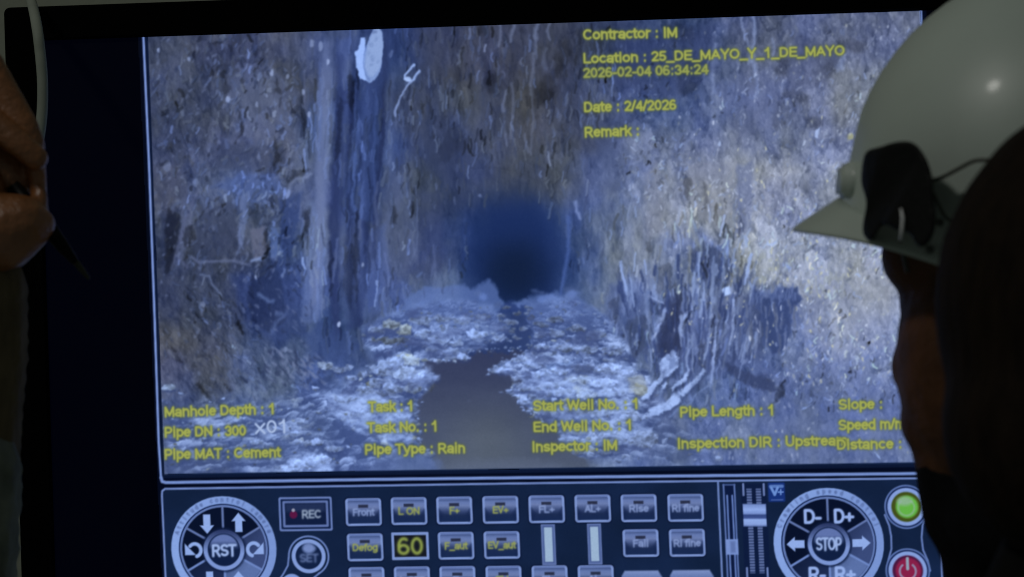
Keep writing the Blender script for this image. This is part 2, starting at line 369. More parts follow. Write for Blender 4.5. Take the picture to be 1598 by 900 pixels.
# brushwork of small lumps and run-offs, grouped in rough patches, along the lie of each surface
rough = np.clip(.5+2.6*fbm(X/62, Y/80, 4, 301), .05, 1)
for i in range(9500):
    x = rng.uniform(236, 1438); y = rng.uniform(45, 640)
    yi, xi = int(y-CY0), int(x-CX0)
    ry, rx = yi-VW[0].start, xi-VW[1].start
    if not (0 <= ry < X.shape[0] and 0 <= rx < X.shape[1]): continue
    if hole[ry, rx] > .3 or (floorw[ry, rx] > .5 and y > 540): continue
    k = rough[ry, rx]*(1-.75*math.exp(-((x-815)/165)**4-((y-390)/150)**4))
    if rng.random() > k*1.1: continue
    c = IMG[yi, xi].copy(); lu = c.mean()/100
    if x < 470 and y > 440: ang, ln, wd = rng.normal(.98, .25), rng.uniform(4, 13), rng.uniform(1.8, 4)
    elif x < 470: ang, ln, wd = rng.normal(1.75, .45), rng.uniform(3, 14), rng.uniform(2, 5)
    elif x < 610: ang, ln, wd = rng.normal(1.6, .10), rng.uniform(8, 42), rng.uniform(1.6, 4.5)
    elif x < 960: ang, ln, wd = rng.normal(1.57, .14), rng.uniform(6, 24), rng.uniform(1.6, 4)
    elif x < 1170 and y > 330: ang, ln, wd = rng.normal(1.62, .2), rng.uniform(6, 30), rng.uniform(1.8, 4.5)
    else: ang, ln, wd = rng.normal(1.65, .5), rng.uniform(2, 9), rng.uniform(1.6, 3.6)
    q = rng.normal(0, 1)
    if q > 0: c = c*.6+.4*c.mean()*np.array((.86, 1., 1.34))
    f_ = 1+(.26*q if q > 0 else .24*q)*(.55+.6*k)
    tint = np.array((1.03, 1.01, .95)) if rng.random() < .35 else np.array((.97, 1., 1.05))
    dx, dy = math.cos(ang)*ln/2, math.sin(ang)*ln/2
    jx = rng.normal(0, 1.5)
    if q > .7: stroke([(x-dx+1.4, y-dy+1.6), (x+jx+1.4, y+1.6), (x+dx+1.4, y+dy+1.6)], wd, c*.7, 2.4, .34)  # shadow of the lump, painted as an offset darker stroke
    stroke([(x-dx, y-dy), (x+jx, y), (x+dx, y+dy)], wd, np.clip(c*f_*tint, 12, 215), 1.6, rng.uniform(.45, .9))
for pts, wd, c, a in (([(508, 70), (506, 180), (500, 300), (496, 480)], 15, (108, 124, 172), .34), ([(530, 90), (526, 200), (518, 340), (522, 500)], 11, (36, 50, 98), .42), ([(543, 90), (538, 230), (534, 380), (538, 500)], 8, (92, 112, 168), .32), ([(555, 135), (549, 220), (546, 380), (552, 510)], 8, (32, 46, 92), .45), ([(572, 130), (568, 240), (562, 380), (566, 490)], 12, (78, 100, 162), .32), ([(600, 66), (599, 200), (588, 300), (582, 400)], 7, (34, 46, 88), .5), ([(612, 120), (606, 260), (602, 400), (600, 470)], 9, (88, 104, 148), .3)):  # soft light and shadow strokes painted to round the column's ridges
    Q = [(x_+rng.normal(0, 1.5), y_) for (xa, ya), (xb, yb) in zip(pts, pts[1:]) for x_, y_ in [(xa+(xb-xa)*t, ya+(yb-ya)*t) for t in np.linspace(0, 1, 7)]]
    stroke(Q, wd, c, 9, a)
# --- the left wall
for P, k in (([(372, 166), (381, 200), (366, 226), (374, 205)], .62), ([(428, 212), (438, 250), (426, 262)], .7), ([(352, 110), (360, 140), (345, 150)], .8), ([(430, 120), (440, 150), (428, 145)], .72),
             ([(262, 320), (282, 340), (272, 420), (258, 430), (256, 360)], .74), ([(285, 352), (300, 350), (304, 375), (292, 388), (284, 375)], .72), ([(415, 350), (422, 385), (416, 402), (411, 372)], .6), ([(424, 290), (428, 330), (420, 318)], .6),
             ([(455, 266), (486, 262), (470, 280), (444, 296)], .72), ([(475, 330), (486, 320), (480, 360), (470, 372)], .66), ([(366, 490), (372, 512), (380, 522), (376, 505)], .5), ([(398, 420), (420, 402), (440, 440), (446, 500), (420, 520), (392, 500), (385, 460)], .86),
             ([(310, 595), (345, 640), (340, 642), (305, 600)], .6), ([(340, 590), (362, 610), (356, 612)], .68), ([(268, 540), (284, 566), (276, 560)], .6), ([(535, 380), (552, 400), (548, 480), (536, 450)], .84), ([(556, 330), (560, 400), (556, 470), (550, 400)], .74), ([(545, 110), (556, 130), (550, 176), (541, 160)], .66),
             ([(528, 150), (536, 160), (530, 240), (522, 250)], .78), ([(612, 322), (618, 320), (620, 350), (610, 350)], .75), ([(486, 600), (520, 580), (530, 600), (505, 622)], .85)):
    shade_poly(P, k, 4, 3, 8, int(P[0][0]))
for pts, wd, c, a in (([(448, 306), (452, 290), (462, 280), (478, 276), (484, 272)], 7, (122, 138, 180), .7), ([(298, 402), (312, 408), (330, 407), (352, 406), (372, 410), (388, 414)], 6, (96, 108, 146), .75), ([(378, 388), (372, 370), (374, 355)], 4, (104, 120, 168), .6), ([(392, 408), (404, 403)], 6, (130, 152, 205), .85),
                      ([(268, 420), (272, 405), (278, 375), (290, 340), (308, 298)], 6, (90, 100, 138), .6), ([(300, 330), (296, 350)], 5, (98, 108, 140), .6), ([(276, 400), (286, 410), (292, 418)], 5, (92, 102, 140), .5), ([(312, 428), (326, 430), (332, 445), (345, 460)], 3.5, (104, 120, 160), .7), ([(404, 460), (418, 470), (424, 470)], 7, (92, 114, 166), .75),
                      ([(432, 488), (444, 490), (430, 504), (424, 520)], 7, (84, 104, 156), .7), ([(473, 340), (468, 365)], 4, (96, 118, 176), .6), ([(484, 320), (492, 345), (484, 380), (478, 440), (474, 500)], 13, (102, 122, 172), .5), ([(500, 250), (498, 330), (495, 400), (490, 470)], 10, (104, 118, 158), .38), ([(505, 390), (500, 450), (490, 500)], 8, (100, 124, 182), .35),
                      ([(498, 100), (500, 180), (498, 250)], 5, (86, 108, 170), .4), ([(474, 110), (476, 170)], 4, (100, 112, 156), .5), ([(552, 240), (550, 310), (552, 330)], 6, (78, 104, 172), .6), ([(556, 130), (552, 200), (546, 260), (544, 300)], 4, (74, 96, 158), .5), ([(526, 372), (522, 420), (518, 440)], 5, (94, 112, 164), .6), ([(562, 345), (560, 372)], 5, (88, 100, 140), .6),
                      ([(588, 100), (585, 180), (582, 240), (584, 300)], 5, (70, 94, 160), .4), ([(590, 285), (584, 310), (588, 350)], 6, (86, 102, 148), .6), ([(648, 290), (650, 320), (651, 385), (640, 410)], 3.5, (92, 108, 150), .55), ([(676, 382), (678, 410), (672, 430)], 3.5, (92, 108, 156), .5), ([(600, 395), (606, 420), (604, 445)], 4, (104, 122, 176), .5), ([(627, 440), (630, 465)], 5, (98, 120, 178), .5), ([(652, 430), (658, 425)], 5, (98, 124, 184), .5)):
    for j in range(1):
        stroke(pts, wd*.7, c, wd*.8, a)
for x, y, r, a in ((424, 114, 4, .7), (356, 155, 4, .75), (247, 79, 2.6, .8), (295, 93, 2.6, .6), (482, 180, 3.5, .7), (474, 144, 3, .6), (512, 96, 3, .8), (448, 119, 3, .5), (530, 505, 3.2, 1), (399, 433, 2.4, .8), (566, 413, 2.4, .7), (260, 260, 6, .3), (305, 285, 5, .3), (424, 553, 3, .7), (445, 545, 3, .5), (316, 475, 4, .4), (340, 118, 3, .3), (400, 163, 3, .5), (500, 73, 5, .5), (486, 68, 4, .5), (640, 160, 3, .4), (610, 84, 4, .4)):
    poly(ell(x, y, r*.8, r*1.5, .1, 10), (150, 168, 212), 2.2, a, .8, 4, int(x))

# --- white oval plate and the bent wire
poly(ell(588, 92, 22, 46, .1), (48, 66, 118), 6, .6)
poly([(562, 60), (568, 58), (570, 80), (575, 110), (577, 126), (562, 122), (556, 105), (553, 84), (560, 76)], (146, 176, 238), 1.6, 1, 1, 8)
poly(ell(583, 86, 14.5, 43, .12), (120, 146, 200), 1.5, 1, .8, 10)
poly(ell(584.5, 82, 13, 38, .12), (136, 160, 208), 3, .85)
for x, y, a in ((578, 70, 4), (582, 90, 4), (575, 84, 3), (586, 62, 3), (580, 100, 3), (590, 96, 2)): poly(ell(x, y, a, a*1.1, .4, 10), (112, 136, 186), 3, .6, 1.5, 4, int(x))
stroke([(570, 72), (566, 95), (570, 115), (577, 125)], 1.6, (84, 108, 170), 1.5, .7)
for i in range(3): stroke([(565+i*9, 48+i), (570+i*8, 50)], 4, (40, 56, 108), 4, .4)
stroke([(645, 101), (632, 118), (631, 124), (638, 128), (645, 124), (650, 116), (654, 110)], 3.2, (140, 166, 222), 2)
stroke([(641, 127), (630, 142), (622, 160), (619, 168), (616, 180)], 3, (132, 154, 205), 2, .9)
poly(ell(636, 124, 5, 4), (160, 186, 236), 2, .9)

# --- far end of the drain: banks of silt either side of the dark
poly([(630, 470), (650, 455), (668, 446), (700, 448), (720, 444), (735, 452), (756, 440), (764, 436), (772, 450), (790, 470), (800, 500), (640, 510)], (86, 110, 170), 7, .75, 6, 14, 8)
poly([(800, 472), (830, 462), (862, 460), (868, 456), (884, 464), (905, 462), (920, 500), (820, 505)], (84, 108, 166), 6, .72, 5, 12, 9)
for i in range(46):
    x = rng.uniform(640, 900); y = rng.uniform(452, 490)
    if 765 < x < 818 and y < 470: continue
    poly(ell(x, y, rng.uniform(6, 16), rng.uniform(3, 7), rng.uniform(-.3, .3), 12), np.array((92, 116, 176))*rng.uniform(.78, 1.16), 5, .6, 2, 7, i)
stroke([(888, 340), (886, 390), (881, 430), (876, 458)], 5, (74, 100, 168), 5, .7)
stroke([(898, 316), (900, 330), (905, 342)], 5, (126, 146, 200), 4, .7)
poly(ell(749, 306, 3, 3), (112, 130, 178), 3, .6)

# --- right wall: hollows, flows, wet sparks
for P, k in (([(1012, 400), (1008, 380), (1016, 372), (1018, 396)], .8), ([(1068, 270), (1080, 280), (1074, 312), (1066, 300)], .72), ([(1096, 280), (1106, 290), (1102, 330)], .82), ([(1070, 395), (1100, 380), (1140, 400), (1140, 440), (1120, 470), (1095, 455), (1085, 430)], .80), ([(1020, 420), (1046, 410), (1054, 440), (1040, 470), (1020, 450)], .82),
             ([(1180, 455), (1200, 465), (1215, 455), (1242, 448), (1246, 470), (1230, 480), (1232, 510), (1226, 540), (1210, 550), (1196, 530), (1192, 490)], .60), ([(1180, 470), (1196, 480), (1190, 540), (1170, 552), (1162, 520)], .80), ([(1040, 490), (1058, 470), (1062, 540), (1046, 556), (1026, 550)], .62), ([(950, 470), (966, 462), (966, 500), (954, 506)], .82),
             ([(980, 500), (1010, 490), (1020, 530), (990, 560), (960, 540)], .84), ([(1128, 564), (1160, 580), (1200, 590), (1216, 612), (1190, 608), (1150, 590)], .74), ([(1214, 606), (1226, 596), (1222, 618), (1208, 628)], .66), ([(1110, 510), (1122, 500), (1122, 560), (1110, 580)], .78), ([(1090, 540), (1104, 530), (1100, 576), (1090, 570)], .78), ([(1150, 470), (1166, 460), (1172, 480), (1156, 490)], .85), ([(1156, 430), (1170, 436), (1164, 448), (1150, 442)], .85)):
    shade_poly(P, k, 4, 4, 9, int(P[0][0]))
poly([(1196, 480), (1212, 466), (1240, 460), (1232, 500), (1224, 545), (1206, 545)], (46, 70, 134), 6, .6, 4, 8, 4)
for pts, wd, c, a in (([(1092, 395), (1090, 420), (1092, 440)], 4, (136, 164, 226), .8), ([(1102, 385), (1104, 410)], 3, (126, 152, 212), .6), ([(1114, 400), (1112, 430), (1116, 448)], 4, (126, 150, 206), .6), ([(1126, 402), (1130, 430)], 3, (120, 144, 200), .6), ([(1018, 475), (1020, 500), (1024, 510), (1018, 530)], 5, (116, 140, 200), .8), ([(1036, 480), (1030, 500), (1022, 520)], 7, (128, 154, 214), .75),
                      ([(1070, 490), (1062, 505), (1064, 525)], 6, (146, 174, 236), .9), ([(1066, 500), (1070, 540), (1066, 556)], 4, (120, 144, 204), .5), ([(1116, 510), (1116, 545), (1112, 575)], 4, (122, 146, 204), .7), ([(1146, 470), (1144, 505), (1138, 550)], 5, (122, 140, 186), .55), ([(1156, 500), (1154, 540)], 6, (118, 138, 188), .5), ([(1205, 476), (1210, 500)], 4, (112, 138, 200), .8), ([(1197, 532), (1196, 545)], 4, (104, 130, 198), .8),
                      ([(994, 520), (994, 545)], 4, (116, 142, 204), .6), ([(950, 505), (958, 500), (944, 520)], 4, (112, 132, 186), .6), ([(1026, 470), (1012, 462)], 5, (116, 132, 176), .6), ([(1100, 540), (1098, 570)], 3, (112, 136, 196), .6), ([(1126, 560), (1118, 576), (1105, 590)], 4, (110, 134, 194), .5)):
    stroke(pts, wd*.75, c, wd*.7, a)
for pts, a in (([(1077, 350), (1084, 370), (1090, 384)], .5), ([(1076, 385), (1077, 410), (1076, 440)], .55)):
    stroke(pts, 5, (142, 150, 150), 5, a)
poly([(1126, 452), (1138, 446), (1140, 458), (1128, 464)], (164, 194, 252), 2, 1, 1, 5)
poly([(1196, 376), (1204, 381), (1214, 372), (1212, 380), (1203, 385), (1196, 382)], (156, 182, 236), 2, .85)
poly([(1272, 205), (1279, 198), (1276, 216), (1272, 214)], (160, 184, 236), 2, .85); poly(ell(1123, 224, 2.5, 5), (158, 180, 228), 2, .8)
poly(ell(1328, 214, 5, 5), (158, 162, 120), 3, .8)
for P, c in (([(1165, 395), (1220, 385), (1235, 410), (1225, 435), (1190, 440), (1170, 420)], (146, 156, 158)), ([(1260, 420), (1310, 415), (1330, 450), (1290, 470), (1265, 450)], (144, 154, 162))):
    w, m = poly(P, None, 16, 1, 12, 14, 5); g = vnoise(XX[w]/3.5, YY[w]/7, 5); blend(w, m*(g > .58), c, .55)
# glints: many small upright flecks, densest on the right wall
n = 0
while n < 1500:
    x = rng.uniform(960, 1436); y = rng.uniform(40, 720)
    p = (1/(1+math.exp(-(x-1120)/50)))*(.25+.75*math.exp(-((y-360)/170)**2))
    if rng.random() > p: continue
    n += 1; b = rng.uniform(.15, .7)*(1 if rng.random() < .12 else .6)
    c = (178, 192, 222) if rng.random() < .75 else (170, 178, 170)
    poly(ell(x, y, rng.uniform(.9, 1.9), rng.uniform(1.4, 3.6), rng.normal(0, .25), 8), c, 1.8, b)
for i in range(700):
    x = rng.uniform(235, 480); y = rng.uniform(60, 640)
    dk = rng.random() < .4
    poly(ell(x, y, rng.uniform(1., 2.4), rng.uniform(1.8, 5.5), rng.normal(.35, .3) if y < 440 else rng.normal(-.6, .3), 8), (44, 56, 92) if dk else (108, 122, 162), 2.4, rng.uniform(.15, .5))
for i in range(420):
    x = rng.uniform(600, 1000); y = rng.uniform(60, 460)
    if abs(x-815) < 95 and y > 270: continue
    dk = rng.random() < .5
    poly(ell(x, y, rng.uniform(1., 2.2), rng.uniform(3, 11), rng.normal(0, .12), 8), (48, 60, 98) if dk else (100, 116, 160), 2.4, rng.uniform(.1, .4))
for i in range(260):      # crumbled crust between wall and floor, right
    x = rng.uniform(950, 1180); y = rng.uniform(430, 590)
    dk = rng.random() < .5
    poly(ell(x, y, rng.uniform(1.2, 3), rng.uniform(4, 15), rng.normal(.05, .15), 8), (54, 70, 120) if dk else (126, 148, 204), 2.4, rng.uniform(.15, .5), 1, 5, i)
for i in range(160):      # scree along the left foot
    x = rng.uniform(410, 510); y = rng.uniform(545, 600)+(x-440)*.15
    dk = rng.random() < .5
    poly(ell(x, y, rng.uniform(1.2, 3), rng.uniform(3, 7), rng.normal(-.6, .3), 8), (48, 60, 96) if dk else (112, 126, 164), 2, rng.uniform(.2, .6))

# the fluted crust at the foot of the right wall, and the hollow beside it
poly([(1030, 470), (1060, 462), (1064, 540), (1048, 560), (1024, 552)], (48, 60, 104), 6, .75, 5, 9, 2)
poly([(1176, 452), (1196, 462), (1214, 452), (1244, 446), (1250, 470), (1236, 484), (1234, 515), (1226, 546), (1208, 552), (1194, 536), (1186, 500)], (50, 72, 136), 5, .85, 5, 8, 4)
poly([(1150, 470), (1186, 466), (1192, 540), (1172, 560), (1150, 540)], (66, 84, 138), 6, .6, 5, 8, 5)
poly([(1126, 562), (1160, 578), (1196, 586), (1220, 612), (1196, 612), (1150, 594)], (56, 72, 122), 5, .7, 5, 8, 6)
for i in range(170):
    x = rng.uniform(960, 1186); y0 = rng.uniform(395, 560); ln = rng.uniform(10, 46); dkk = rng.random() < .48
    if 1024 < x < 1062 and not dkk: continue
    lean = (x-1060)*-.0006*ln*4+rng.normal(0, 1.5)
    c = np.array((48, 66, 122))*rng.uniform(.85, 1.15) if dkk else np.array((128, 152, 208))*rng.uniform(.72, 1.12)
    P = [(x, y0), (x+lean*.5+rng.normal(0, 1), y0+ln*.5), (x+lean, y0+ln)]
    stroke(P, rng.uniform(1.6, 4.6), c, 2.2, rng.uniform(.35, .85))
for pts, wd in (([(1070, 486), (1063, 496), (1061, 512), (1063, 528)], 6), ([(1037, 482), (1033, 496), (1030, 505)], 8), ([(1031, 505), (1024, 520), (1018, 532)], 6), ([(1117, 510), (1116, 540), (1111, 572)], 4.5), ([(1146, 468), (1144, 500), (1137, 548)], 5), ([(1091, 395), (1090, 430)], 4), ([(1205, 472), (1210, 500)], 4), ([(1197, 530), (1196, 544)], 4), ([(1016, 462), (1030, 470), (1040, 474)], 5)):
    Q = []
    for (xa, ya), (xb, yb) in zip(pts, pts[1:]): Q += [(xa+(xb-xa)*t+rng.normal(0, .8), ya+(yb-ya)*t) for t in (0, .25, .5, .75)]
    for (xa, ya), (xb, yb) in zip(Q, Q[1:]): stroke([(xa, ya), (xb, yb)], wd*rng.uniform(.35, .95), np.array((136, 160, 218))*rng.uniform(.82, 1.08), 2.4, rng.uniform(.4, .85))
for i in range(46):
    x = rng.uniform(1150, 1244); y = rng.uniform(462, 530); ln = rng.uniform(10, 34)
    stroke([(x, y), (x+rng.normal(0, 2), y+ln)], rng.uniform(1.5, 4.5), np.array((112, 128, 172))*rng.uniform(.62, 1.1), 2.4, rng.uniform(.3, .75))
for i in range(60):
    x = rng.uniform(1176, 1246); y = rng.uniform(448, 470)
    stroke([(x, y-6), (x+rng.normal(0, 2), y+rng.uniform(2, 8))], rng.uniform(1.5, 3), (92, 112, 168), 2, .5)
for i in range(900):  # white and yellowish glints painted over the right wall
    x = rng.uniform(1010, 1436); y = rng.uniform(180, 600)
    if rng.random() > math.exp(-((x-1270)/170)**2-((y-390)/150)**2)*(.25+1.2*rough[int(y)-CY0-VW[0].start, int(x)-CX0-VW[1].start]): continue
    c = np.array((186, 200, 232)) if rng.random() < .55 else np.array((186, 190, 168))
    poly(ell(x, y, rng.uniform(.8, 1.7), rng.uniform(1.4, 4.2), rng.normal(0, .3), 8), c, 1.6, rng.uniform(.3, .9))
# --- floor: wet ground, stones from far to near, the channel of brown water
WATER = [(700, 563), (735, 548), (800, 545), (828, 542), (790, 562), (763, 577), (815, 595), (793, 608), (815, 632), (835, 650), (868, 665), (872, 690), (905, 715), (935, 745), (700, 745), (668, 712), (650, 680), (645, 640), (655, 622), (674, 604), (684, 588), (660, 574), (664, 563)]
CHAN = [(733, 552), (775, 536), (800, 522), (792, 503), (772, 486), (796, 468), (818, 482), (822, 500), (830, 520), (826, 545), (790, 550)]
LB = [(565, 512), (600, 495), (640, 478), (700, 470), (768, 478), (790, 505), (800, 522), (770, 538), (730, 550), (722, 566), (662, 566), (684, 588), (652, 622), (646, 706), (604, 692), (548, 668), (502, 628), (545, 598), (590, 565), (570, 540)]
RB = [(822, 478), (850, 468), (900, 466), (950, 500), (985, 560), (1015, 590), (1040, 640), (990, 700), (905, 715), (870, 670), (815, 632), (793, 607), (815, 595), (763, 577), (790, 562), (826, 545)]
poly(LB, (104, 128, 184), 12, .55, 8, 18, 1); poly(RB, (110, 136, 194), 10, .6, 6, 16, 2)
WM = mask_poly(WATER, 5, 7, 9, 6); CM = mask_poly(CHAN, 6, 9, 9, 7)
def stone(x, y, s, bright, warmth=0.):
    """a broken angular piece: side face, lit top face, small highlight facet"""
    n = rng.integers(5, 8); t = np.sort(rng.uniform(0, 6.283, n)); a, b = s*rng.uniform(.9, 1.5), s*rng.uniform(.5, .8)
    P = [(x+a*math.cos(q)*r, y+b*math.sin(q)*r) for q, r in zip(t, rng.uniform(.75, 1.15, n))]
    c = np.array((128, 152, 206))*bright + np.array((18, 8, -40))*warmth
    poly([(px+s*.1, py+s*.32) for px, py in P], (60, 78, 128), s*.4+1., .55, .12*s, 4, int(x))
    poly(P, c*.84, 1.4, .92, .14*s, 4, int(x*3))
    k = rng.uniform(-.25, .25)
    poly([(x+(px-x)*.7+k*s, y+(py-y)*.62-b*.26) for px, py in P], c*1.14, 1.6, .8, .12*s, 4, int(y))
def rubble(R, bright, soft, seed, al=.92):
    """a bed of broken stone, its pieces growing towards the viewer"""
    w, m = poly(R, None, soft, 1, 9, 16, seed)
    x, y = XX[w], YY[w]
    x = x+9*fbm(x/13, y/8, 3, seed+3); y = y+5*fbm(x/13, y/8, 3, seed+5)
    s = 4.2+17*np.clip(y-462, 0, 300)/280.
    v = 27*np.log(s); u = (x-790)/s
    out = 0
    for k, a in ((1., 1.), (2.3, .42)):
        idv, d1, d2, ox, oy = worley(u*k, v*k*.9, seed+int(k*3))
        q = idv*1.15 - .75*oy + .3*ox*np.sign(idv) - .34*np.clip(1-(d2-d1)*5, 0, 1)
        out = out+a*q
    patch = fbm(XX[w]/46, YY[w]/20, 4, seed+9)
    t = np.clip(.40+.42*out+1.5*patch+bright+(.26*np.exp(-((YY[w]-596)/34)**2)-.20*np.clip((555-YY[w])/60, 0, 1) if seed == 21 else .20*np.exp(-((XX[w]-625)/55)**2-((YY[w]-575)/32)**2)), 0, 1)[..., None]
    t = t*t*(3-2*t)
    c = np.array((56, 74, 126), np.float32)*(1-t)+np.array((158, 184, 240), np.float32)*t
    c = c+np.clip(fbm(XX[w]/30, YY[w]/18, 3, seed+19)*4-.7, 0, 1)[..., None]*np.array((10, 2, -38), np.float32)*t
    far = np.clip((YY[w]-455)/75, .35, 1)[..., None]
    c = np.array((84, 107, 166), np.float32)*(1-far)+c*far
    blend(w, m, c, al)
items = []
for R, N, br in ((LB, 150, .92), (RB, 130, .98)):
    xs = [p[0] for p in R]; ys = [p[1] for p in R]; k = 0
    while k < N:
        x = rng.uniform(min(xs), max(xs)); y = rng.uniform(min(ys), max(ys))
        if not inside(np.array([x]), np.array([y]), R)[0]: continue
        k += 1
        s = (1.5+5.5*(np.clip(y-470, 0, 260)/260)**.8)*rng.uniform(.5, 1.25)
        items.append((y, x, s*1.25, br*rng.uniform(.7, 1.25)*(.74+.26*min(1, max(0, (y-480)/80))), rng.random() < .18))
for i in range(150):       # loose gravel lower left
    x = rng.uniform(258, 560); y = rng.uniform(600, 736)
    if y < 640-(x-420)*.15 and rng.random() < .7: continue
    items.append((y, x, rng.uniform(1.2, 4.2), rng.uniform(.5, 1.12), rng.random() < .15))
for i in range(50):
    x = rng.uniform(860, 1110); y = rng.uniform(650, 722)
    items.append((y, x, rng.uniform(1.5, 4), rng.uniform(.5, .98), False))
rubble([(256, 640), (330, 622), (420, 632), (470, 610), (520, 600), (560, 620), (640, 700), (600, 745), (256, 745)], -.16, 34, 31, .8)
rubble([(860, 640), (1000, 640), (1060, 660), (1100, 690), (1090, 716), (900, 718)], -.1, 24, 41, .7)
rubble(LB, -.02, 9, 11); rubble(RB, .10, 8, 21)
items.sort()
for y, x, s, br, wm in items: stone(x, y, s, br, .7*wm)
# pale sheets of dry silt
for P, c, al in (([(505, 622), (530, 612), (575, 612), (622, 632), (645, 655), (640, 690), (600, 690), (548, 668), (518, 646)], (146, 172, 230), .62), ([(440, 738), (455, 715), (480, 706), (512, 716), (520, 738)], (156, 184, 244), .8), ([(590, 565), (612, 553), (640, 553), (655, 562), (650, 572), (680, 588), (672, 600), (640, 600), (600, 590)], (146, 170, 214), .55),
                 ([(800, 590), (850, 582), (875, 580), (905, 592), (985, 590), (990, 606), (960, 618), (900, 622), (850, 614), (815, 604)], (150, 178, 238), .72), ([(930, 572), (965, 568), (985, 574), (990, 590), (940, 588)], (146, 174, 236), .75), ([(980, 700), (985, 680), (1020, 672), (1028, 700)], (120, 144, 202), .6), ([(850, 570), (905, 560), (915, 582), (870, 585)], (98, 128, 190), .7),
                 ([(890, 610), (905, 594), (918, 610)], (164, 180, 190), .6), ([(612, 555), (640, 552), (655, 565), (630, 574)], (164, 182, 196), .8)):
    w, m = poly(P, None, 5, 1, 6, 9, int(P[0][0])); g = np.clip(.62+1.5*fbm(XX[w]/7, YY[w]/4, 3, 3), 0, 1); blend(w, m*g, c, al)
for pts, wd, c in (([(764, 577), (790, 580), (812, 585)], 6, (146, 170, 216)), ([(792, 564), (812, 566), (822, 570)], 5, (116, 142, 204)), ([(572, 508), (590, 512), (640, 514)], 0.1, (0, 0, 0)), ([(580, 533), (610, 530), (640, 532)], 5, (96, 112, 150)), ([(800, 608), (822, 618)], 5, (130, 156, 214)), ([(780, 508), (800, 506), (812, 508)], 7, (104, 130, 190))):
    if wd > 1: stroke(pts, wd*.7, c, wd*.6, .9)
for x, y, s, b, w_ in ((578, 513, 10, .92, 0), (610, 508, 13, .95, .5), (634, 516, 12, 1., .9), (668, 525, 12, .95, 0), (700, 512, 10, .95, 0), (745, 523, 13, 1.02, 0), (712, 556, 12, 1.05, .2), (640, 590, 18, 1.1, .2), (660, 590, 12, 1.16, 0), (620, 575, 18, 1., .5), (632, 560, 16, 1.05, 1.2), (512, 570, 14, 1., .4), (525, 576, 9, .9, 0), (492, 605, 5, 1.1, 0), (818, 628, 9, 1., 0), (264, 604, 9, .9, .3), (683, 587, 6, 1., 0), (731, 626, 3.2, 1., 0), (545, 574, 8, .9, 0), (572, 575, 9, .85, 0), (1368, 712, 12, .95, 0), (1120, 715, 6, .95, 0), (1184, 680, 6, .9, .3), (1004, 612, 12, 1., .9), (998, 600, 9, .9, 1.2)):
    stone(x, y, s, b, w_)
# water over everything it covers
wg = 7*fbm(XX/60, YY/22, 4, 91)
wt = np.clip((YY-560)/170, 0, 1)[..., None]
wc = np.array((54, 63, 98))*(1-wt)+np.array((78, 89, 112))*wt+wg[..., None]
wc = wc + (10*np.exp(-((XX-760)/70)**2-((YY-680)/60)**2))[..., None]*np.array((1, 1, .2))
m = (WM*.95)[..., None]; IMG[:] = IMG*(1-m)+wc.astype(np.float32)*m
m = (CM*.85)[..., None]; IMG[:] = IMG*(1-m)+np.array((40, 60, 116), np.float32)*m
for i in range(26):
    x = rng.uniform(770, 830); y = rng.uniform(478, 540); stone(x, y, rng.uniform(2, 4.5), rng.uniform(.5, .85))
for i in range(150):
    k = rng.integers(0, len(WATER)-5); t = rng.random()
    a_, b_ = WATER[k], WATER[k+1]; x = a_[0]+(b_[0]-a_[0])*t+rng.normal(0, 5); y = a_[1]+(b_[1]-a_[1])*t+rng.normal(0, 2.5)
    if y > 715: continue
    stone(x, y, rng.uniform(1.4, 4.6)*(.5+(y-530)/170), rng.uniform(.62, 1.12), .5*(rng.random() < .15))
poly([(700, 745), (690, 725), (760, 716), (860, 722), (940, 745)], (92, 104, 132), 14, .55, 4, 14, 3)
poly([(600, 712), (650, 700), (690, 722), (690, 742), (560, 742)], (88, 108, 158), 10, .5, 5, 12, 3)
# the large pieces along both banks
def chunk(x, y, a, b, br, warm=0., ang=0.):
    n = 9; t0 = rng.uniform(0, 6.28); cs, sn = math.cos(ang), math.sin(ang)
    P = []
    for k in range(n):
        t = t0+2*math.pi*k/n; r = rng.uniform(.8, 1.15); u, v = a*math.cos(t)*r, b*math.sin(t)*r
        P.append((x+u*cs-v*sn, y+u*sn+v*cs))
    c = np.array((140, 166, 224))*br+np.array((16, 8, -34))*warm
    poly([(px+1, py+b*.42+1) for px, py in P], (52, 68, 118), b*.5+1.5, .5, 2, 6, int(x))  # shaded underside, painted as a soft dark copy below
    w, m = poly(P, None, 1.8, 1, .16*a, 6, int(x*7+y))
    if m is None: return
    lit = np.clip(.5-(YY[w]-y)/(2.2*b)-(XX[w]-x)/(7*a), 0, 1)
    g = fbm(XX[w]/5.5, YY[w]/3.6, 4, int(x*3+y))
    k = np.clip(.72+.30*lit+.95*g, .42, 1.2)[..., None]
    IMG[w] = IMG[w]*(1-.93*m[..., None])+(c*k).astype(np.float32)*.93*m[..., None]
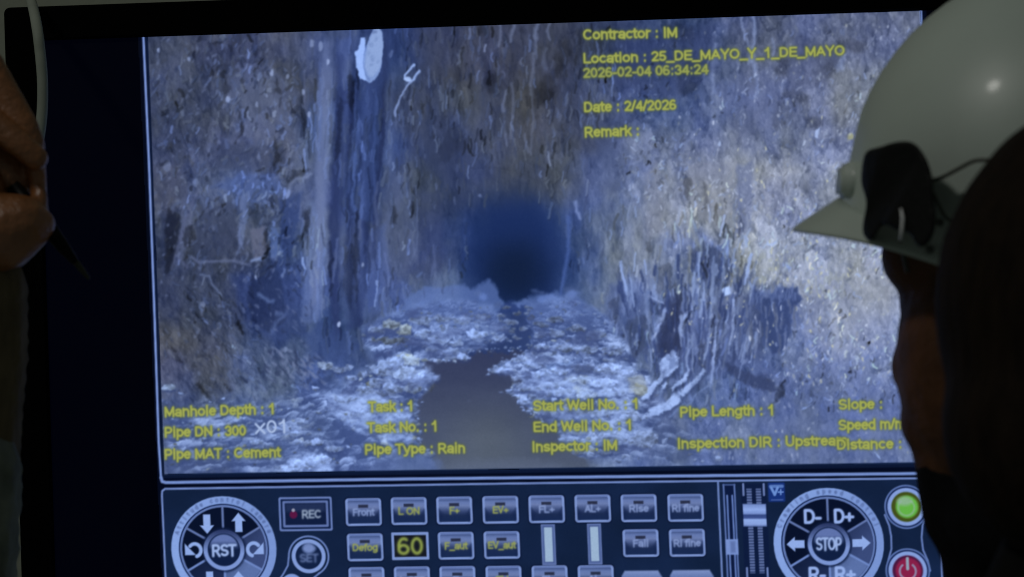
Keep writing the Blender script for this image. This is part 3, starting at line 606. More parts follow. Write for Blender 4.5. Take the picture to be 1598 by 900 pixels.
for q in ((655, 500, 20, 7, .8), (690, 497, 16, 6, .84), (722, 500, 18, 6, .86), (752, 494, 12, 5, .8), (590, 515, 12, 6, .8), (610, 507, 14, 7, .9, .6), (632, 514, 11, 8, 1., .9), (608, 531, 34, 5, .62, .3), (660, 520, 14, 7, .95), (685, 530, 18, 7, .95), (712, 535, 13, 6, .9), (745, 521, 17, 8, 1.05), (778, 528, 14, 5, .9), (700, 549, 20, 6, 1.), (722, 556, 11, 6, 1.02), (675, 545, 12, 5, .85),
          (600, 575, 22, 14, .88), (622, 566, 20, 12, 1.), (642, 563, 15, 9, 1.08, .8), (634, 583, 22, 11, 1.02, .2), (657, 590, 20, 10, 1.12), (676, 590, 9, 4, .95), (646, 606, 14, 9, .9, .3), (590, 596, 16, 9, .85), (612, 604, 18, 9, .98), (508, 571, 12, 7, .95, .3), (528, 577, 11, 6, .84), (548, 590, 10, 5, .9), (566, 584, 9, 5, .9), (570, 610, 18, 8, .95), (540, 622, 18, 7, .95), (600, 630, 22, 9, 1.04), (628, 645, 16, 9, 1.05), (570, 645, 22, 9, 1.02), (608, 668, 22, 9, 1.05), (262, 604, 12, 5, .95, .3),
          (842, 505, 12, 5, .72), (866, 498, 14, 5, .74), (842, 522, 11, 6, .86), (870, 520, 15, 6, .8), (900, 512, 16, 6, .8), (930, 522, 18, 7, .82), (846, 541, 14, 5, .95), (880, 543, 16, 6, .85), (915, 545, 20, 7, .88), (955, 548, 20, 8, .84), (806, 563, 14, 3.5, .95), (832, 569, 18, 5, .95), (786, 578, 20, 4.2, 1.02), (838, 585, 22, 5.5, 1.06), (872, 578, 20, 7, 1.08), (910, 574, 22, 7, .88), (950, 575, 24, 9, 1.1), (980, 585, 16, 9, 1.06), (905, 592, 20, 8, 1.1, .5), (940, 597, 24, 7, 1.12), (862, 599, 22, 6, 1.02), (824, 607, 18, 4.5, .9), (846, 614, 16, 5, .95), (880, 612, 22, 7, 1.08), (915, 615, 18, 7, 1.08, .4), (960, 612, 20, 7, 1.05), (818, 626, 9, 6, .98), (1002, 612, 12, 9, .95, .9), (900, 640, 22, 6, .92), (940, 645, 22, 6, .92), (980, 650, 14, 12, .98), (900, 672, 24, 6, .88), (950, 682, 24, 8, .92), (1005, 685, 24, 14, .84), (920, 708, 10, 5, .88), (946, 706, 9, 4, .86), (470, 724, 22, 10, 1.12), (500, 716, 18, 9, 1.12), (450, 732, 14, 7, 1.06), (490, 690, 16, 5, 1.), (520, 700, 16, 5, .95), (400, 690, 12, 5, .9), (430, 668, 14, 4, .95), (460, 676, 12, 4, 1.)):
    chunk(*q)
for q in ((790, 480, 8, 3, .68), (782, 492, 9, 3, .7), (806, 490, 6, 3, .62), (796, 503, 14, 5, .86), (818, 512, 7, 3, .7), (786, 514, 10, 3, .75), (806, 527, 8, 3, .7)): chunk(*q)
# dark mud between the heaps
for R in (LB, RB):
    w, m = poly(R, None, 10, 1, 8, 14, 5); g = np.clip(fbm(XX[w]/34, YY[w]/13, 4, 515)*6-.35, 0, 1); blend(w, m*g, (66, 82, 132), .72)
# bright silt washed between the pieces
for P, al in (([(505, 622), (530, 612), (575, 612), (622, 632), (645, 655), (640, 690), (600, 690), (548, 668), (518, 646)], .62), ([(580, 570), (620, 553), (655, 560), (682, 588), (660, 602), (600, 600)], .45), ([(800, 592), (850, 580), (905, 590), (985, 574), (1000, 600), (960, 622), (880, 622), (815, 604)], .66), ([(850, 640), (1000, 630), (1020, 690), (920, 700), (870, 664)], .4), ([(440, 738), (455, 712), (500, 704), (520, 738)], .6), ([(640, 500), (760, 490), (790, 520), (720, 555), (665, 545)], .32)):
    w, m = poly(P, None, 9, 1, 8, 12, int(P[0][0])); g = np.clip(.5+2.4*fbm(XX[w]/11, YY[w]/5, 4, 13), 0, 1); blend(w, m*g, (154, 182, 240), al)
# pale flowstone at the right foot
for P in ([(1000, 622), (1014, 604), (1030, 590), (1030, 566), (1041, 552), (1052, 546), (1059, 556), (1059, 572), (1050, 582), (1036, 590), (1022, 606), (1010, 624)], [(1012, 640), (1040, 626), (1060, 608), (1062, 626), (1044, 640), (1016, 650)], [(1046, 606), (1066, 588), (1074, 570), (1078, 576), (1070, 592), (1050, 610)], [(1060, 612), (1084, 592), (1098, 576), (1101, 579), (1088, 598), (1064, 620)], [(1030, 606), (1040, 595), (1043, 598), (1032, 612)]):
    poly([(px+3, py+5) for px, py in P], (50, 66, 114), 6, .6, 2, 6, 3)  # painted shadow beneath each flow
    w, m = poly(P, None, 2.6, 1, 3, 6, int(P[0][0])); g = np.clip(.78+1.1*fbm(XX[w]/7, YY[w]/7, 3, 71), .3, 1); blend(w, m*g, (150, 178, 238), 1.)
poly(ell(1049, 566, 5, 11, .2), (100, 124, 182), 3, .8)
stroke([(1066, 640), (1090, 612), (1112, 600)], 3, (112, 138, 198), 3, .5); stroke([(1046, 650), (1066, 630)], 3, (112, 138, 198), 3, .5)
poly([(980, 590), (1000, 586), (1012, 600), (1000, 616), (984, 610)], (142, 152, 158), 6, .55, 5, 6)

# the feed's weak colour
mm = IMG[VW].mean(-1, keepdims=True); dd = IMG[VW]-mm
ch = np.abs(dd).max(-1, keepdims=True); lim = 15+.29*mm+40*hole[..., None]
IMG[VW] = mm+dd*np.where(ch > lim, (lim+(ch-lim)*.35)/np.maximum(ch, 1e-3), 1.)*(1-.13*rightw[..., None])
mm = IMG[VW].mean(-1, keepdims=True)
IMG[VW] *= np.clip((96+(mm-96)*1.12)/np.maximum(mm, 8), .55, 1.25)
# ragged edges: nothing in a drain is ruled
wx = 4.6*fbm(X/11, Y/13, 3, 201, .6); wy = 5.5*fbm(X/11, Y/13, 3, 207, .6)
gx = np.clip(X+wx-CX0-.5, 0, CW-2); gy = np.clip(Y+wy-CY0-.5, 6, 742)
ix = gx.astype(int); iy = gy.astype(int); tx = (gx-ix)[..., None]; ty = (gy-iy)[..., None]
IMG[VW] = ((IMG[iy, ix]*(1-tx)+IMG[iy, ix+1]*tx)*(1-ty)+(IMG[iy+1, ix]*(1-tx)+IMG[iy+1, ix+1]*tx)*ty)
# soft picture of a compressed video feed
IMG = blur(IMG, .75)
w = VW
IMG[w] = np.clip(IMG[w], 8, 255)
VM = mask_poly(VID, 1.6)
VIDEO = IMG.copy()
# ---------------------------------------------------------------------------
# The inspection program's window frame and its control panel (same canvas)
# ---------------------------------------------------------------------------
LINE = (112, 138, 200); NAVY = (17, 33, 64); PALE = (140, 168, 226)
def fr(cx, cy):
    """local frame of the panel at a point: the panel's x and y directions on the canvas"""
    def f(dx, dy): return (cx+dx*1.0+dy*.040, cy-dx*.0140+dy)
    return f
def rrect(f, x0, y0, x1, y1, r=4, n=4):
    P = []
    for cx, cy, a0 in ((x1-r, y0+r, -90), (x1-r, y1-r, 0), (x0+r, y1-r, 90), (x0+r, y0+r, 180)):
        for k in range(n+1):
            a = math.radians(a0+90*k/n); P.append(f(cx+r*math.cos(a), cy+r*math.sin(a)))
    return P
def circ(f, cx, cy, r, n=48): return [f(cx+r*math.cos(t), cy+r*math.sin(t)) for t in np.linspace(0, 2*math.pi, n, endpoint=False)]
def vgrad(P, stops, soft=1.4, al=1.):
    """fill with a top-to-bottom run of colours"""
    w, m = poly(P, None, soft)
    ys = [p[1] for p in P]; t = np.clip((YY[w]-min(ys))/(max(ys)-min(ys)), 0, 1)
    ks = [s[0] for s in stops]; cs = np.array([s[1] for s in stops], np.float32)
    col = np.stack([np.interp(t, ks, cs[:, i]) for i in range(3)], -1)
    mm = m[..., None]*al; IMG[w] = IMG[w]*(1-mm)+col.astype(np.float32)*mm

# window background, the video in it, the light lines round both
IMG[:] = (3, 5, 15)
poly([(216, 43), (1444, 4), (1476, 1000), (256, 1020)], (2, 8, 30), 7)
poly([(226, 50), (1438, 14), (1466, 728), (252, 746)], (10, 22, 50), 2)
IMG[:] = IMG*(1-VM[..., None])+VIDEO*VM[..., None]
stroke([(222.5, 45), (232, 260), (240, 480), (247, 690), (250.5, 745)], 3.4, (122, 148, 212), 2)
stroke([(1437, 6), (1447, 250), (1456, 500), (1463.5, 735)], 3.4, (122, 148, 212), 2)
stroke([(250.5, 745), (252.5, 751), (258, 752.6), (600, 747.5), (1000, 743), (1440, 738.5)], 4.6, (116, 142, 204), 2)
stroke([(262, 740), (1460, 721.5)], 2.2, (14, 30, 62), 2)
PAN = [(251.5, 763), (1464.5, 745), (1473, 1000), (262, 1018)]
poly(PAN, NAVY, 1.5)
w, m = poly(PAN, None, 1.5); g = fbm(XX[w]/70, YY[w]/60, 3, 401); IMG[w] += (m*14*g)[..., None]*np.array((.5, .7, 1.3), np.float32)
stroke([(252.6, 1018), (258, 1000)], .1, LINE, 1)
stroke([(262, 1018), (258.6, 920), (252, 772), (252.5, 766), (257, 762.4), (400, 760.2), (800, 754), (1200, 749), (1464.5, 745.5), (1469, 850), (1474, 1000)], 3, (112, 136, 196), 1.8)
stroke([(1120.5, 752), (1127, 900), (1131, 1010)], 3, (104, 128, 186), 1.8)

TEXTS = []      # (string, colour, centre-or-left point, direction, size, alpha, soft, ...) set with the font later
PARTS = []      # (name, outline polygon, label) each becomes a mesh of its own
def text(s, p0, p1, col, w=.0, al=1., soft=.6, halo=None, squeeze=True, mid=False, cap=None):
    TEXTS.append(dict(s=s, wt=.15 if s == 'x01' else .16 if s == '60' else .195, p0=p0, p1=p1, col=col, w=w, al=al, soft=soft, halo=halo, cap=cap))

GRAYG = [(0, (62, 80, 128)), (.16, (98, 118, 172)), (.30, (104, 122, 172)), (.55, (52, 68, 112)), (.72, (26, 42, 80)), (1, (22, 40, 80))]
def button(cx, cy, s, col, tw, w=56, h=43, led=True):
    f = fr(cx, cy)
    poly(rrect(f, -w/2-2, -h/2-2, w/2+2, h/2+2, 6), (10, 22, 52), 3, .8)
    P = rrect(f, -w/2, -h/2, w/2, h/2, 5); poly(P, (122, 146, 204), 1.6)
    w_, m = poly(rrect(f, -w/2+3.6, -h/2+3.6, w/2-3.6, h/2-3.6, 2.5), None, 1)
    vgrad(rrect(f, -w/2+3.6, -h/2+3.6, w/2-3.6, h/2-3.6, 2.5), GRAYG)
    poly([f(-w/2+4, -2), f(-w/2+10, 6), f(-w/2+6, h/2-4), f(-w/2+4, h/2-4)], (20, 36, 76), 5, .7)
    poly([f(w/2-4, -2), f(w/2-10, 6), f(w/2-6, h/2-4), f(w/2-4, h/2-4)], (20, 36, 76), 5, .7)
    stroke([f(-w/2+5, -h/2+2.2), f(w/2-5, -h/2+2.2)], 2.4, (84, 104, 160), 2, .8)
    if led: poly(rrect(f, -8, -11.5, 7.5, -6.5, 1), (36, 42, 66), 2.2, .95)
    if s: text(s, f(-tw/2, 5.5), f(tw/2, 5.5), col, cap=11, soft=1.0, al=.92)
    PARTS.append(('button', rrect(f, -w/2-2.5, -h/2-2.5, w/2+2.5, h/2+2.5, 6), None))
YEL = (150, 160, 84); GRY = (132, 152, 202)
for cx, cy, s, c, tw in ((567, 798.5, 'Front', GRY, 34), (638, 797, 'L ON', YEL, 34), (709, 796, 'F+', YEL, 16), (781, 795, 'EV+', YEL, 25), (853, 794, 'FL+', GRY, 25), (925, 793, 'AL+', GRY, 25), (997, 792.5, 'Rise', GRY, 31), (1070, 792, 'RI fine', GRY, 43),
                       (569.5, 853.5, 'Defog', YEL, 40), (711.5, 851, 'F_aut', YEL, 36), (783, 850, 'EV_aut', YEL, 44), (1000, 847, 'Fall', GRY, 25), (1072.5, 846.5, 'RI fine', GRY, 43)):
    button(cx, cy, s, c, tw)
for cx, cy, s, c, tw in ((572, 906, 'Rear', GRY, 34), (643, 905, 'L OFF', GRY, 38), (714, 904.5, 'F-', GRY, 16), (786, 904, 'EV-', YEL, 25), (858, 903.5, 'FL-', GRY, 25), (930, 903, 'AL-', GRY, 25)):
    button(cx, cy, s, c, tw)
for cx, cy, w in ((1002, 908, 63), (1080, 907, 68)):
    f = fr(cx, cy); P = [f(-w/2+5, -18), f(w/2-6, -18), f(w/2, -8), f(w/2, 18), f(-w/2, 18), f(-w/2, -10)]
    vgrad(P, [(0, (124, 144, 196)), (.3, (100, 120, 174)), (1, (70, 90, 140))], 3)
    PARTS.append(('button', [f(-w/2-1, -20), f(w/2+1, -20), f(w/2+1, 20), f(-w/2-1, 20)], 'wide grey button cut off by the bottom edge'))
# numeric read-out
f = fr(640, 851.5); poly(rrect(f, -29, -21.5, 29, 21.5, 1.5), (122, 146, 204), 1.6); poly(rrect(f, -25, -17, 25, 17, 1), (20, 24, 34), 2)
text('60', f(-21, 13.5), f(21, 13.5), (134, 150, 74), cap=27, soft=1.6, w=-.01)
PARTS.append(('readout', rrect(f, -30, -22.5, 30, 22.5, 2), 'dark number display reading 60'))
# light level bars under the FL+ and AL+ buttons
for cx, cy in ((856, 849.5), (928, 848.5)):
    f = fr(cx, cy); poly(rrect(f, -11, -32, 11, 32, 1), (92, 112, 166), 1.6); poly(rrect(f, -8.5, -30, 8.5, 29, 1), (74, 94, 148), 1.5)
    poly(rrect(f, -6.2, -27, 6.2, 26.5, 1), (152, 178, 208), 1.8)
    PARTS.append(('level_bar', rrect(f, -12, -31.5, 12, 31, 1), None))
# record key
f = fr(476.5, 801.5)
poly(rrect(f, -41.5, -26.5, 41.5, 26.5, 3), (100, 122, 180), 1.6); poly(rrect(f, -38.6, -23.6, 38.6, 23.6, 2), (20, 36, 74), 1.6)
poly(rrect(f, -35.5, -20.5, 35.5, 20.5, 2), (94, 114, 170), 1.6); poly(rrect(f, -32, -17, 32, 17, 1), (14, 28, 62), 1.8)
poly(rrect(f, -31, -17, 31, -4, 1), (44, 58, 98), 6, .6)
poly(circ(f, -19, 1, 6), (88, 22, 66), 2.5); poly(circ(f, -19, -6, 2.6), (146, 150, 172), 2)
text('REC', f(-6, 6.5), f(24.5, 6.5), (140, 156, 182), cap=12.5, soft=1.1)
PARTS.append(('record_button', rrect(f, -42.5, -27.5, 42.5, 27.5, 3), None))
# SET key with its collar running down to a second key
f = fr(481.3, 867.4)
col = [f(31*math.cos(a), 31*math.sin(a)) for a in np.linspace(math.radians(60), math.radians(-180), 30)]
stroke(col+[f(-33, 14), f(-40, 26), f(-50, 40)], 2.6, (104, 128, 188), 1.8)
stroke([f(15, 27), f(4, 36), f(-4, 46)], 2.6, (104, 128, 188), 1.8)
poly(circ(f, 0, 0, 26.5), (128, 154, 214), 1.8); poly(circ(f, 0, 0, 20.5), (16, 32, 68), 2)
w, m = poly(circ(f, 0, -13, 9), None, 6); blend(w, m, (118, 140, 196), .8); poly(ell(482.6, 855.5, 10, 5.5), (122, 144, 200), 5, .7)
text('SET', f(-14, 9), f(15, 9), (110, 130, 180), cap=12.5, soft=1.4, al=.8)
PARTS.append(('round_button', circ(f, 0, 0, 28), 'round SET button with a pale ring'))
f = fr(455, 911); poly(circ(f, 0, 0, 16), (124, 150, 210), 2); poly(circ(f, 0, 2, 11), (60, 80, 132), 3)
PARTS.append(('round_button', circ(f, 0, 0, 17), None))
# the two steering dials
def dial(cx, cy, R, hub, ring_text, hub_text, ht, sy=1.):
    f = fr(cx, cy)
    poly(circ(f, 0, 0, R), (118, 146, 208), 1.8)
    w, m = poly(circ(f, 0, 0, R), None, 2); blend(w, m*np.clip(.5-(XX[w]-cx)/R*.5, 0, 1), (136, 166, 228), .8)
    poly(circ(f, 0, 0, R-11.5), (22, 38, 80), 1.6); poly(circ(f, 0, 0, R-13.6), (98, 122, 180), 1.6); poly(circ(f, 0, 0, R-16.8), (6, 16, 42), 1.8)
    w, m = poly(circ(f, 0, 0, R-16.8), None, 2)
    dx, dy = (XX[w]-cx)/R, (YY[w]-cy)/R
    for a0, a1, c, al in ((-30, 30, (66, 84, 136), .85), (30, 90, (98, 122, 180), .9), (90, 150, (40, 56, 100), .85)):
        ang = np.degrees(np.arctan2(dy, dx)); k = np.clip((ang-a0)/2+.5, 0, 1)*np.clip((a1-ang)/2+.5, 0, 1)
        grad = np.clip(.55+.6*dx+.5*dy, 0, 1.15)
        blend(w, m*k*grad, c, al)
    for a in (30, 150, 210, 270, 330, 90):
        c, s = math.cos(math.radians(a)), math.sin(math.radians(a))
        stroke([f(c*(hub+2), s*(hub+2)), f(c*(R-16), s*(R-16))], 3.4, (96, 116, 170) if a > 180 else (108, 134, 196), 2)
    hx = fr(cx, cy+1.5)
    poly(circ(hx, 0, 0, hub+3), (12, 26, 60), 4, .8)
    w, m = poly(circ(hx, 0, 0, hub), None, 2); t = np.clip((YY[w]-cy+hub)/(1.2*hub), 0, 1)[..., None]
    IMG[w] = IMG[w]*(1-m[..., None])+(np.array((34, 46, 88))*(1-t)+np.array((122, 148, 210))*t).astype(np.float32)*m[..., None]
    poly(circ(hx, 0, 0, hub-6.5), (14, 30, 66), 2)
    w, m = poly(circ(hx, 0, -1, hub-9), None, 2.5); blend(w, m*np.clip((cy-4-YY[w])/14+.4, 0, 1), (98, 118, 176), .95)
    text(hub_text, hx(-ht/2, 9.5), hx(ht/2, 9.5), (150, 174, 224), cap=18 if len(hub_text) < 4 else 20, soft=1.0)
    n = len(ring_text)
    for i, ch in enumerate(ring_text):
        a = math.radians(-163+146*(i+.5)/n); c, s = math.cos(a), math.sin(a); rr = R-8.6
        if ch == ' ': continue
        TEXTS.append(dict(s=ch, p0=f(c*rr+s*3.1, s*rr-c*3.1), p1=f(c*rr-s*3.1, s*rr+c*3.1), col=(78, 98, 150), w=0, al=.85, soft=1.0, halo=None, cap=7.2))
    PARTS.append(('dial', circ(f, 0, 0, R+1), 'dial marked %s at its hub' % hub_text))
    return f
def arrow(f, cx, cy, ang, L=30, W=22, sh=11, col=(142, 170, 230)):
    c, s = math.cos(ang), math.sin(ang)
    Q = [(L/2, 0), (L/2-13, W/2), (L/2-13, sh/2), (-L/2, sh/2), (-L/2, -sh/2), (L/2-13, -sh/2), (L/2-13, -W/2)]
    poly([f(cx+x*c-y*s, cy+x*s+y*c) for x, y in Q], col, 1.6)
f = dial(349, 856, 82, 32, 'Attitude control camera', 'RST', 38)
arrow(f, -25, -39, math.pi/2); arrow(f, 24.5, -41, -math.pi/2)
arrow(f, -24, 40+10, math.pi/2); arrow(f, 21, 50, -math.pi/2)
for sx, cx in ((-1, -47), (1, 48)):
    pts = [f(cx+sx*-1.5+9.5*sx*-1*math.cos(a), 1.5+10*math.sin(a)) for a in np.linspace(math.radians(72), math.radians(-140), 16)]
    stroke(pts, 5.5, (140, 168, 228), 1.8)
    poly([f(cx+sx*14, -9), f(cx+sx*14, 9), f(cx-sx*3, 9)], (140, 168, 228), 1.8)
f = dial(1293.7, 847, 86, 33, 'Crawling speed control', 'STOP', 40)
arrow(f, -52, 1, math.pi, 28, 23, 12); arrow(f, 51, .5, 0, 28, 23, 12)
text('D-', f(-38, -31), f(-10, -31), (146, 172, 230), cap=22, soft=.9); text('D+', f(9, -31), f(41, -31), (146, 172, 230), cap=22, soft=.9)
text('R-', f(-34, 59), f(-7, 59), (146, 172, 230), cap=22, soft=.9); text('R+', f(7, 59), f(40, 59), (146, 172, 230), cap=22, soft=.9)
# two sliders
f = fr(1143, 853)
def fs(x, y): return (1143+x+y*.046, 853+y)
poly([fs(-11, -97), fs(9, -97), fs(9, 130), fs(-11, 130)], (10, 24, 60), 2)
for x in (-9.5, 7.5): stroke([fs(x, -97), fs(x, 130)], 2.6, (88, 112, 170), 1.8)
stroke([fs(-10, -97), fs(8, -97)], 2, (72, 94, 150), 2)
for x in (-4.5, 3.5): stroke([fs(x, -80), fs(x, 130)], 2.6, (96, 122, 184), 1.8)
poly([fs(-10, -12), fs(9, -12), fs(9, 12), fs(-10, 12)], (118, 144, 206), 2); poly([fs(-3, -9), fs(5, -9), fs(5, 9), fs(-3, 9)], (92, 114, 170), 4)
PARTS.append(('slider', [fs(-13, -99), fs(11, -99), fs(11, 132), fs(-13, 132)], 'narrow slider with a small pale knob'))
def fs2(x, y): return (1178+x+y*.046, 804+y)
poly([fs2(-20, -50), fs2(20, -50), fs2(20, 100), fs2(-20, 100)], (12, 26, 60), 3)
for x in (-7.2, 7.4):
    w, m = poly([fs2(x-4, -42), fs2(x+4, -42), fs2(x+4, 90), fs2(x-4, 90)], None, 1.6)
    blend(w, m*(.72+.28*np.sin(YY[w]*2*math.pi/4.4)), (94, 112, 162))
for y0, y1 in ((-49, -32), (82, 110)):
    for x in (-16, 16): stroke([fs2(x, y0), fs2(x, y1)], 3, (108, 128, 182), 1.8)
vgrad([fs2(-18, -18), fs2(18, -18), fs2(18, 17), fs2(-18, 17)], [(0, (110, 134, 194)), (.25, (140, 168, 230)), (.42, (120, 146, 208)), (.5, (52, 72, 130)), (.62, (60, 80, 140)), (.7, (142, 170, 230)), (.9, (134, 160, 220)), (1, (90, 112, 170))], 2)
PARTS.append(('slider', [fs2(-21, -51), fs2(21, -51), fs2(21, 112), fs2(-21, 112)], 'wide slider with a ribbed double rail'))
f = fr(1212, 767.5); poly(rrect(f, -13, -15, 13, 15, 2), (22, 48, 118), 2.5)
stroke([f(-9, -9), f(9, -9)], 5, (92, 126, 192), 2, .9)
stroke([f(-8, -7), f(-3, 4), f(2, -7)], 4, (104, 140, 208), 1.6); stroke([f(3, 0), f(10, 0)], 2.4, (104, 140, 208), 1.4); stroke([f(6.5, -3.5), f(6.5, 3.5)], 2.4, (104, 140, 208), 1.4)
stroke([f(-8, 12), f(9, 12)], 2, (62, 88, 156), 1.8)
PARTS.append(('icon', rrect(f, -14, -16, 14, 16, 2), 'small blue square icon with a pale V and plus'))
# power keys
for pts in ([(1381, 803), (1388, 820), (1391, 836), (1391.5, 856), (1387, 872), (1385, 886)], [(1445, 806), (1440, 820), (1438.5, 838), (1441, 858), (1448, 874), (1452, 890)]):
    stroke(pts, 2.8, (100, 124, 184), 1.8)
def power(cx, cy, R, rim, c0, c1, red):
    f = fr(cx, cy)
    poly(circ(f, 0, 0, R+5), (88, 112, 170), 1.8); poly(circ(f, 0, 0, R+2.5), (24, 40, 84), 2); poly(circ(f, 0, 0, R), (130, 156, 216), 2)
    poly(circ(f, 0, 0, R-6), rim, 2.5)
    w, m = poly(circ(f, 1, 0, R-12 if not red else R-10), None, 4); blend(w, m, c0)
    arc = [f(12.5*math.cos(a), 1+12.5*math.sin(a)) for a in np.linspace(math.radians(-50), math.radians(230), 26)]
    stroke(arc, 3.2, c1, 2, .8)
    if red: stroke([f(0, -19), f(0, -3)], 4.6, (140, 160, 180), 2)
    else: poly(ell(cx-3, cy-9, 12, 7), (150, 176, 168), 6, .7)
    PARTS.append(('power_button', circ(f, 0, 0, R+6), 'red round power button' if red else 'lit green round power button'))
power(1414.7, 790.5, 29.5, (64, 78, 26), (98, 176, 70), (128, 176, 130), False)
power(1417, 890, 30, (70, 22, 62), (134, 30, 72), (142, 156, 186), True)

# --- captions laid over the video
CAP = (162, 170, 84); HAL = (80, 92, 52)
def caption(s, x0, y0, x1, y1, cap=15.5, col=CAP, halo=HAL, al=.95): text(s, (x0, y0), (x1, y1), col, w=.014, cap=cap, halo=halo, soft=1.0, al=al)
caption('Contractor : IM', 910, 62, 1058, 58)
caption('Location : 25_DE_MAYO_Y_1_DE_MAYO', 910, 99, 1319, 86, 15)
caption('2026-02-04 06:34:24', 910, 121.5, 1106, 115, 15, (146, 156, 84))
caption('Date : 2/4/2026', 911, 175, 1056, 171, 15.5)
caption('Remark :', 912, 214, 999, 211, 15.5)
caption('Manhole Depth : 1', 256, 650, 430, 645)
caption('Pipe DN : 300', 256, 681.5, 384, 679)
caption('Pipe MAT : Cement', 256, 716, 438, 712.5)
caption('Task : 1', 575, 642, 646, 640.5)
caption('Task No. : 1', 573, 674.5, 684, 672)
caption('Pipe Type : Rain', 569, 708.5, 726.5, 706)
caption('Start Well No. : 1', 832, 640.5, 998, 637)
caption('End Well No. : 1', 832, 673.5, 988, 670)
caption('Inspector : IM', 830, 704.5, 964, 701.5)
caption('Pipe Length : 1', 1061, 650, 1210, 647)
caption('Inspection DIR : Upstream', 1057, 699.5, 1324, 694)
caption('Slope :', 1309, 638.5, 1379, 637)
caption('Speed m/min :', 1309, 670.5, 1444, 667.5)
caption('Distance :', 1306, 701, 1409, 699)
text('x01', (397, 676), (451, 674.5), (166, 186, 226), cap=20, soft=1.0, w=-.006)
